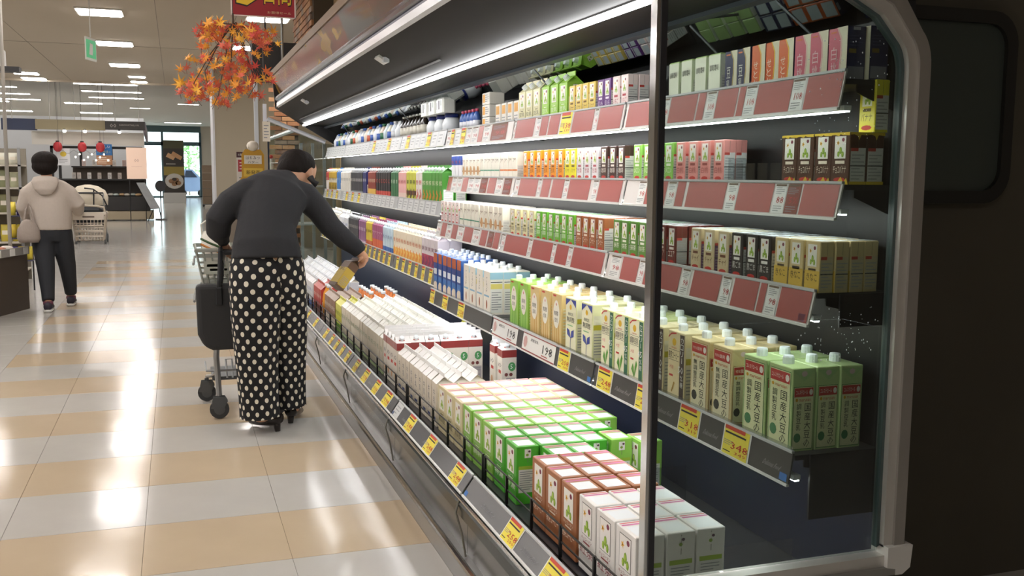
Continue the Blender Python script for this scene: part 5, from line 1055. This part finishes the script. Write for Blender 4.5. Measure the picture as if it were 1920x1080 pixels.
# yellow honey-style promotional display and poster
ps = thing('wall_poster', 'white poster with dark red heading on the right wall', 'poster', (.9, 14.6, 1.0))
c = MB(); F = Face(c, lambda u, v, l: (.83+u, 14.6-.002*l, 1.0+v)); c.box(.83, 1.06, 14.6, 14.61, 1.0, 1.64, mat('#dcd8d2', .5)); F.rect(0, .56, .23, .64, mat('#4a2c34', .5)); F.text('お買得コーナー', .115, .6, .19, .035, WHITE); F.rect(.02, .36, .21, .53, mat('#b8434c', .5)); F.lines(.04, .38, .19, .51, 3, mat('#efe0dc', .5)); F.lines(.03, .1, .2, .3, 4, GREY); c.obj('poster_sheet', ps); MB().tube([(.945, 14.62, 0), (.945, 14.62, 1.0)], .012, CM).obj('stand_pole', ps); MB().box(.85, 1.04, 14.55, 14.7, 0, .02, CG).obj('stand_foot', ps)
pd = thing('promo_display', 'yellow promotional board with white lettering panels behind the bending shopper', 'display', (.85, 12, 0))
c = MB(); c.prism([(.68, .9), (1.0, .9), (1.0, 1.56), (.96, 1.62), (.78, 1.62), (.74, 1.56), (.74, 1.3), (.68, 1.2)], 12, 12.02, mat('#c89a34', .6)); c.obj('board', pd)
c = MB(); F = Face(c, lambda u, v, l: (.74+u, 12-.002*l, 1.2+v)); F.rect(.03, .25, .23, .35, mat('#e8e6dc', .5)); F.text('はちみつ', .13, .32, .16, .04, INK); F.text('バター', .13, .27, .12, .03, INK); F.rect(.02, .1, .24, .2, mat('#e0c050', .5)); F.text('新発売', .13, .15, .16, .05, INK); c.obj('lettering', pd)
MB().ball((.87, 12, 1.66), .07, .04, .06, mat('#e6e0d4', .6)).obj('white_topper', pd, True); MB().box(.70, 1.0, 11.9, 12.2, 0, .9, mat('#9a8a6c', .7), .01).obj('stand', pd)
rt = thing('produce_stand', 'low table of wrapped goods beyond the bending shopper', 'table', (.78, 13, 0)); MB().box(.55, 1.1, 12.8, 13.6, .0, .92, mat('#8a8278', .7), .01).obj('stand_body', rt)
for i in range(9):
    c = MB(); x, y = .62+.13*(i % 3), 12.9+.2*(i//3); c.ball((0, 0, .05), .055, .06, .05, mat(['#c98a5a', '#e0dcd6', '#d8b48a'][i % 3], .25), 10, 7)
    product('wrapped_bread', 'wrapped item on the low table, %s from front left' % ordw(i), 'bread', (x, y, .92+.0), [('wrapped_loaf', c, True)])
bt = thing('seasoning_bottle', 'bottle with bright red cap beyond the case end', 'bottle', (.98, 11, 1.2)); MB().lathe([(.03, 0), (.03, .13), (.012, .17), (.012, .2)], (.99, 11, 1.30), mat('#d8d4d0', .2)).obj('bottle_body', bt, True); MB().ball((.99, 11, 1.52), .022, .022, .022, mat('#d8343c', .4)).obj('cap', bt, True); MB().box(.9, 1.2, 10.9, 11.2, 0, 1.3, mat('#7a7672', .7), .01).obj('plinth', bt)
# end shelving beyond the far glass
es = thing('wire_shelf', 'clear acrylic and wire rack beyond the far glass end', 'rack', (1.3, 10.6, 0)); c = MB()
for x in (1.24, 1.36, 1.48, 1.58): c.box(x, x+.03, 10.5, 10.53, 0, 1.66, mat('#c9cdd0', .3, .4))
c.obj('uprights', es); MB().box(1.2, 1.62, 10.45, 10.9, 1.20, 1.215, mat('#cfd4d8', .3)).box(1.2, 1.62, 10.45, 10.9, .8, .815, mat('#cfd4d8', .3)).obj('shelf', es); MB().box(1.215, 1.222, 10.45, 10.9, 1.215, 1.4, ACRYL).obj('clear_panel', es)
# far: stacked boxes by the doors
for i in range(5):
    o = MB().box(.97, 1.38, 39.8, 40.2, .12+.3*i, .41+.3*i, mat('#7a6a58', .8, noise=.1), .01); o.obj('cardboard_box', None, loc=(1.17, 40, .12+.3*i)); tag(bpy.data.objects[-1] if False else COL.objects[-1], 'brown box by the glazed doors, %s up in its stack' % ordw(i), 'box', 'boxes stacked by the doors')
dy = thing('hand_dolly', 'low dolly carrying the brown boxes by the doors', 'dolly', (1.17, 40, 0)); MB().box(.95, 1.4, 39.78, 40.22, .09, .118, CG).obj('deck', dy)
for x in (1.0, 1.35): MB().ball((x, 39.85, .045), .045, .045, .045, BLACK, 8, 6).obj('wheel', dy)

# ================================================================== LEFT: DISPLAY BOX, SHELVES
lbx = thing('display_counter', 'dark brown island counter with grey price edge at lower left', 'counter', (-1.41, 10.5, 0), rz=0)
U = Vector((.335, .942, 0)); V = Vector((-.942, .335, 0))
def ob(mb, o, l, w_, z0, z1, m, u0=0, v0=0):
    P = [o+U*u0+V*v0, o+U*(u0+l)+V*v0, o+U*(u0+l)+V*(v0+w_), o+U*u0+V*(v0+w_)]
    mb.prism([(p_.x, p_.y) for p_ in P], z0, z1, m, axis='z')
O = Vector((-1.40, 10.56, 0)) - U*1.6
c = MB(); ob(c, O, 1.6, 1.2, 0, .54, mat('#4a4038', .55, noise=.08, nscale=8)); c.obj('counter_body', lbx)
c = MB(); ob(c, O-V*.015, 1.615, .02, .54, .615, mat('#9a9894', .35)); ob(c, O-V*.015, 1.615, .02, .0, .0, mat('#9a9894', .35)) if False else None; c.obj('price_edge', lbx)
c = MB(); ob(c, O, 1.6, 1.2, .54, .56, mat('#6d665c', .6)); c.obj('counter_top', lbx)
for i in range(3):
    c = MB(); ob(c, O-V*.018, .09, .004, .545, .61, TAGW, u0=1.0+.25*i); c.obj('price_tag', lbx)
for i in range(14):
    p_ = O+U*(1.05+.13*(i % 4))+V*(.12+.2*(i//4)); c = MB()
    c.ball((0, 0, .035), .07, .06, .035, mat(['#7a4a30', '#b8a898', '#9a5a3a', '#d0c8be'][i % 4], .4), 10, 7)
    product('bread_pack', 'wrapped bread on the left island counter, row %s, %s along' % (ordw(i//4), ordw(i % 4)), 'bread', (p_.x, p_.y, .56), [('wrapped_loaf', c, True)])
wk = thing('bread_tray', 'brown woven tray at the corner of the left counter', 'tray', tuple(O+U*1.45+V*.62+Vector((0, 0, .56)))); 
c = MB(); q_ = O+U*.9+V*.9; c.box(q_.x-.15, q_.x+.1, q_.y-.1, q_.y+.2, .561, .62, mat('#6d4a34', .7), .01); c.obj('tray_body', wk)
sf = thing('snack_shelf', 'tall shelf of packets along the left of the aisle', 'shelf', (-2.2, 14, 0))
SFM = mat('#c0bbae', .5)
for z in (.15, .5, .85, 1.15, 1.42): MB().box(-3.2, -1.75, 13.0, 13.5, z-.02, z, SFM).obj('shelf_board', sf)
MB().box(-3.2, -1.75, 13.5, 13.53, 0, 1.62, mat('#8a8478', .6)).obj('back_board', sf)
for x in (-3.2, -1.78): MB().box(x, x+.03, 13.0, 13.03, 0, 1.62, CM).obj('post', sf)
pal = {0: ['#5d4f86', '#4a4468', '#d8c23c'], 1: ['#d8c44c', '#e0cf5a', '#c8b84c', '#4a3a80'], 2: ['#8a8a60', '#5d6a3a', '#a8a48c'], 3: ['#9aa07c', '#7a8a4c', '#c4c8a8'], 4: ['#b8bca0', '#5d6a4a', '#d8d8c8']}
for li, z in enumerate((.15, .5, .85, 1.15, 1.42)):
    for i in range(11):
        hh = random.uniform(.16, .24) if li < 4 else .14
        c = MB(); c.loft([((0, 0, 0), .05, .03), ((0, 0, hh*.5), .056, .04), ((0, 0, hh*.92), .05, .015), ((0, 0, hh), .05, .003)], mat(random.choice(pal[li]), .35), 10); F = Face(c, lambda u, v, l: (u, -.042-.001*l, v)); F.rect(-.03, hh*.4, .03, hh*.65, mat('#e8e2d0', .5))
        product('snack_packet', 'packet on left shelf, %s level up, %s from aisle end' % (ordw(li), ordw(i)), 'packet', (-1.84-.125*i, 13.12, z), [('packet_bag', c, True)], 'packets on left shelf, level %s' % ordw(li))
rk = thing('wire_rack', 'narrow dark wire rack of yellow and purple packets beside the left shelf', 'rack', (-1.60, 12.2, 0)); c = MB()
for x in (-1.78, -1.56):
    c.tube([(x, 12.2, 0), (x, 12.2, .95)], .009, DARK, 6)
for z in (.35, .6, .85): c.box(-1.79, -1.55, 12.1, 12.35, z-.012, z, mat('#4a4a60', .5))
c.obj('rack_frame', rk)
for li, z in enumerate((.35, .6, .85)):
    for i in range(3):
        c = MB(); c.loft([((0, 0, 0), .033, .02), ((0, 0, .08), .036, .03), ((0, 0, .15), .033, .004)], mat(['#4a3f88', '#d8be3c', '#e0ce4a'][(li+i) % 3], .35), 8)
        product('snack_packet', 'small packet on the dark wire rack, %s level, %s from left' % (ordw(li), ordw(i)), 'packet', (-1.74+.075*i, 12.16, z), [('packet_bag', c, True)], 'packets on the wire rack')

# ================================================================== KIOSK IN THE BACKGROUND
ks = thing('kiosk_canopy', 'beige and dark signboard frame hung above the bakery kiosk', 'signboard', (-2.2, 29, 2.4))
MB().box(-3.45, -1.75, 28.6, 28.7, 2.44, 2.70, mat('#8f8468', .6)).obj('beige_fascia', ks); c = MB(); c.box(-1.75, -.75, 28.58, 28.7, 2.46, 2.69, mat('#3c3a38', .6)); F = Face(c, lambda u, v, l: (-1.75+u, 28.58-.003*l, 2.46+v)); F.text('00', .2, .11, .16, .1, mat('#a8a49c', .5)); F.text('SANWATAILOR', .6, .13, .5, .045, mat('#a8a49c', .5)); c.obj('dark_fascia', ks)
MB().box(-4.3, -3.45, 28.9, 29, 2.42, 2.72, mat('#3d4660', .6)).obj('blue_fascia', ks)
MB().prism([(28.6, 2.44), (31, 2.2), (31, 2.5), (28.6, 2.69)], -.80, -.74, mat('#8a8290', .5), axis='x').box(-3.6, -.8, 29.0, 29.1, 2.05, 2.4, mat('#cdcac2', .6)).obj('bulkhead', ks)
for i, x in enumerate((-4.0, -3.1, -2.5, -1.5, -.9)): MB().tube([(x, 28.65, 2.7), (x, 28.65, 3.75)], .012, mat('#c8c6c0', .5), 6).obj('rod', ks)
for i, x in enumerate((-2.75, -2.25, -1.4)):
    t = thing('spotlight', 'small spotlight under the kiosk canopy, %s from left' % ordw(i), 'light', (x, 28.6, 2.42)); MB().ball((x, 28.55, 2.40), .045, .045, .04, mat('#fff8ee', .5, emit=8)).obj('lamp', t, True); MB().box(x-.03, x+.03, 28.52, 28.58, 2.43, 2.46, DARK).obj('housing', t)
kc = thing('kiosk_counter', 'black and beige bakery kiosk counter with glass shelves', 'counter', (-1.6, 29, 0))
KD = mat('#2c2b2b', .5)
MB().box(-3.0, -.7, 29.0, 30.0, .28, .66, KD).obj('counter_front', kc); MB().box(-2.9, -.62, 28.95, 30.0, .03, .26, mat('#a89c84', .5)).obj('counter_base', kc)
MB().box(-3.0, -.8, 29.7, 30.1, .66, 1.12, mat('#3a3735', .6)).obj('counter_back', kc); MB().box(-3.1, -.8, 29.2, 30.0, 1.10, 1.14, KD).box(-2.7, -1.2, 29.4, 29.8, 1.45, 1.49, KD).obj('shelf_board', kc); MB().box(-2.7, -1.25, 29.78, 29.8, 1.14, 1.45, mat('#6a6058', .6)).obj('back_board', kc)
for x in (-3.3, -2.55, -1.75, -.95, -3.1, -1.05): MB().box(x, x+.07, 30.2, 30.3, 0, 2.05, KD).obj('post', kc)
MB().box(-3.3, -.88, 30.2, 30.3, 1.98, 2.05, KD).obj('top_bar', kc)
MB().box(-6, -.9, 33, 33.1, 0, 3.0, mat('#c9ccce', .6)).obj('back_wall', kc)
for i in range(12):
    x = -2.6+.145*i; li = i % 2; c = MB(); c.ball((0, 0, .04), .09, .09, .04, mat(['#d8d4ca', '#b8c4c0', '#c9a880'][i % 3], .4), 8, 6)
    product('pastry_tray', 'wrapped pastry on the kiosk shelf, %s from left' % ordw(i), 'pastry', (x, 29.3 if li else 29.5, .663), [('pastry', c, True)], 'kiosk pastries')
for i in range(11):
    x = -2.65+.13*i; z = 1.14 if i % 2 else 1.49; z = z if x > -2.6 and x < -1.3 or z < 1.2 else 1.14; c = MB().box(-.05, .05, -.01, .01, 0, .17, mat(['#e6e2dc', '#d8d0c8', '#c9b0a8', '#e8e6e4'][i % 4], .5), .003); F = Face(c, lambda u, v, l: (u, -.01-.001*l, v)); F.lines(-.035, .03, .035, .14, 4, GREY)
    product('price_placard', 'small white placard on the kiosk shelves, %s from left' % ordw(i), 'placard', (x, 29.5, z), [('placard_board', c, False)], 'kiosk placards')
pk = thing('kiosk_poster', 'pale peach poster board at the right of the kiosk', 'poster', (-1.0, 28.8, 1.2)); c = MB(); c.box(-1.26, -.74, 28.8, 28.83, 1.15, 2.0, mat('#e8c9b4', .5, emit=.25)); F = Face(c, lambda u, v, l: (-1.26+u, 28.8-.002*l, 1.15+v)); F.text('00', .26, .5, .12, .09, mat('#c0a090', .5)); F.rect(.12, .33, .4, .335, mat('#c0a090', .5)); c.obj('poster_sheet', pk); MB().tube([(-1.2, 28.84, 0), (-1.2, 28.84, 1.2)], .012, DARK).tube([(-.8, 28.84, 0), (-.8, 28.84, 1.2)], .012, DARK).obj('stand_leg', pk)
bp_ = thing('blue_banner', 'blue banner with white and yellow lettering above the kiosk', 'banner', (-1.75, 28.9, 1.6)); c = MB(); c.box(-2.02, -1.62, 28.9, 28.91, 1.78, 2.08, mat('#2f74b8', .5)); F = Face(c, lambda u, v, l: (-2.02+u, 28.9-.002*l, 1.5+v)); F.text('おいしい', .2, .51, .3, .09, WHITE); F.text('ベーカリー', .2, .37, .32, .08, mat('#e8e04a', .5)); c.box(-2.02, -1.62, 28.9, 28.91, 1.52, 1.78, mat('#a87a58', .5)); F.lines(.03, .05, .37, .25, 4, mat('#e8dccb', .5)); c.obj('banner_sheet', bp_); MB().tube([(-1.82, 28.905, 2.08), (-1.82, 28.905, 3.755)], .004, GREY, 4).obj('cord', bp_)
for i, (x, y) in enumerate(((-2.95, 28.74), (-2.35, 28.74), (-1.9, 28.74))):
    t = thing('paper_lantern', 'red paper lantern above the kiosk, %s from left' % ordw(i), 'lantern', (x, y, 1.95)); c = MB(); c.lathe([(.04, 0), (.09, .04), (.11, .1), (.11, .16), (.09, .22), (.04, .26)], (x, y, 1.86), mat('#b8343a', .6), 14); c.obj('lantern_body', t, True); MB().lathe([(.045, .26), (.045, .29)], (x, y, 1.86), BLACK).tube([(x, y, 2.15), (x, y, 3.755)], .004, DARK, 4).obj('top_ring', t)
sp_ = thing('string_lights', 'string of small glowing bulbs above the kiosk', 'light', (-2.1, 28.9, 1.8)); c = MB(); c.tube([(-2.9+.06*i, 28.5, 1.85+.05*sin(i*1.3)) for i in range(20)], .003, DARK, 4); c.tube([(-2.9, 28.5, 1.85), (-2.9, 28.5, 3.755)], .003, DARK, 4); c.obj('cord', sp_)
for i in range(9): MB().ball((-2.5+.1*i, 28.49, 1.72+.09*sin(i*2.1)), .022, .022, .022, mat('#fff0dc', .5, emit=10), 6, 5).obj('bulb', sp_)
cw = thing('white_notice_board', 'white notice boards with yellow sun drawing at the kiosk', 'poster', (-2.8, 28.9, 1.4)); c = MB(); c.box(-3.0, -2.68, 28.92, 28.93, 1.5, 1.95, mat('#d8dade', .5)); F = Face(c, lambda u, v, l: (-3.0+u, 28.92-.002*l, 1.5+v)); F.disc(.16, .3, .08, .07, mat('#d8c04a', .5)); F.lines(.05, .05, .27, .18, 3, GREY); c.obj('board', cw); MB().tube([(-2.85, 28.925, 1.95), (-2.85, 28.925, 3.755)], .004, GREY, 4).obj('cord', cw)
tl = thing('tilted_menu_board', 'grey framed board leaning beside the kiosk', 'board', (-.72, 28.5, .4)); c = MB(); c.add([(-1.02, 28.5, 1.05), (-.80, 28.5, 1.05), (-.42, 28.3, .35), (-.66, 28.3, .33), (-1.02, 28.55, 1.05), (-.80, 28.55, 1.05), (-.42, 28.35, .35), (-.66, 28.35, .33)], [(0, 3, 2, 1), (4, 5, 6, 7), (0, 1, 5, 4), (1, 2, 6, 5), (2, 3, 7, 6), (3, 0, 4, 7)], mat('#8d9092', .4, noise=.3, nscale=9)); c.obj('board', tl); MB().tube([(-.6, 28.32, .33), (-.75, 28.4, 0)], .012, DARK).tube([(-.45, 28.32, .36), (-.4, 28.4, 0)], .012, DARK).obj('easel_leg', tl)
fn = thing('standing_fan', 'dark round floor fan beside the kiosk board', 'fan', (-.42, 29.3, 0)); c = MB(); c.prism([(-.42+.14*cos(a*pi/12), .95+.16*sin(a*pi/12)) for a in range(24)], 29.3, 29.36, mat('#3a3a3e', .5)); c.obj('fan_head', fn); MB().tube([(-.42, 29.36, .9), (-.42, 29.36, .03)], .015, DARK).obj('pole', fn); MB().lathe([(.16, 0), (.16, .03)], (-.42, 29.36, 0), mat('#8a8a8c', .5), 16).obj('base', fn)
pb = thing('food_banner', 'tall dark banner with bread and dumpling photos by the doors', 'banner', (-.05, 45, 0))
c = MB(); c.box(-.48, .36, 45, 45.05, .45, 2.7, mat('#35312c', .6)); F = Face(c, lambda u, v, l: (-.48+u, 45-.004*l, .45+v))
F.poly([(.1, 1.55), (.4, 1.4), (.5, 1.55), (.2, 1.72)], mat('#c9a078', .6)); F.poly([(.3, 1.62), (.7, 1.4), (.78, 1.55), (.4, 1.78)], mat('#bb8f66', .6), 2); F.rect(0, 1.9, .84, 2.25, mat('#4a4a34', .6)); F.lines(.1, 1.2, .7, 1.28, 1, mat('#c8c4b8', .5)); F.rect(0, .75, .84, 1.12, mat('#8d7c3a', .6)); F.disc(.42, .5, .38, .33, mat('#b8b4ac', .5), 2, 20)
for a, b_ in ((.3, .5), (.5, .55), (.42, .38), (.58, .42)): F.disc(a, b_, .12, .1, mat('#8d6a4a', .6), 3, 10)
F.disc(.42, .58, .1, .07, mat('#3a3028', .6), 4, 10); c.obj('banner_sheet', pb); MB().box(-.52, .4, 44.9, 45.1, 0, .45, mat('#b8b8b4', .5), .02).obj('banner_base', pb)
# low counter, right of the aisle, and cashier shelf between
mt = thing('parked_car', 'pale blue and red parked vehicle outside the glazed doors', 'car', (.9, 58, 0)); c = MB(); c.loft([((.3, 58.5, .35), .02, .02), ((.35, 58.5, .6), .02, .5)], mat('#6d7fa8', .3), 10) if False else None
c.prism([(.1, .25), (1.6, .25), (1.6, 1.0), (1.3, 1.05), (.9, 1.5), (.5, 1.5), (.2, 1.0)], 58, 59.2, mat('#8d9cc0', .25)); c.obj('car_body', mt); MB().prism([(.45, 1.05), (1.15, 1.05), (.85, 1.42), (.55, 1.42)], 57.98, 58.0, mat('#3a4050', .1)).obj('window', mt); MB().box(.1, .35, 57.97, 58.0, .7, .85, mat('#c8343c', .3)).obj('tail_light', mt)
for x in (.4, 1.3): MB().prism([(x+.17*cos(a*pi/8), .17+.17*sin(a*pi/8)) for a in range(16)], 57.97, 58.1, BLACK).obj('wheel', mt)
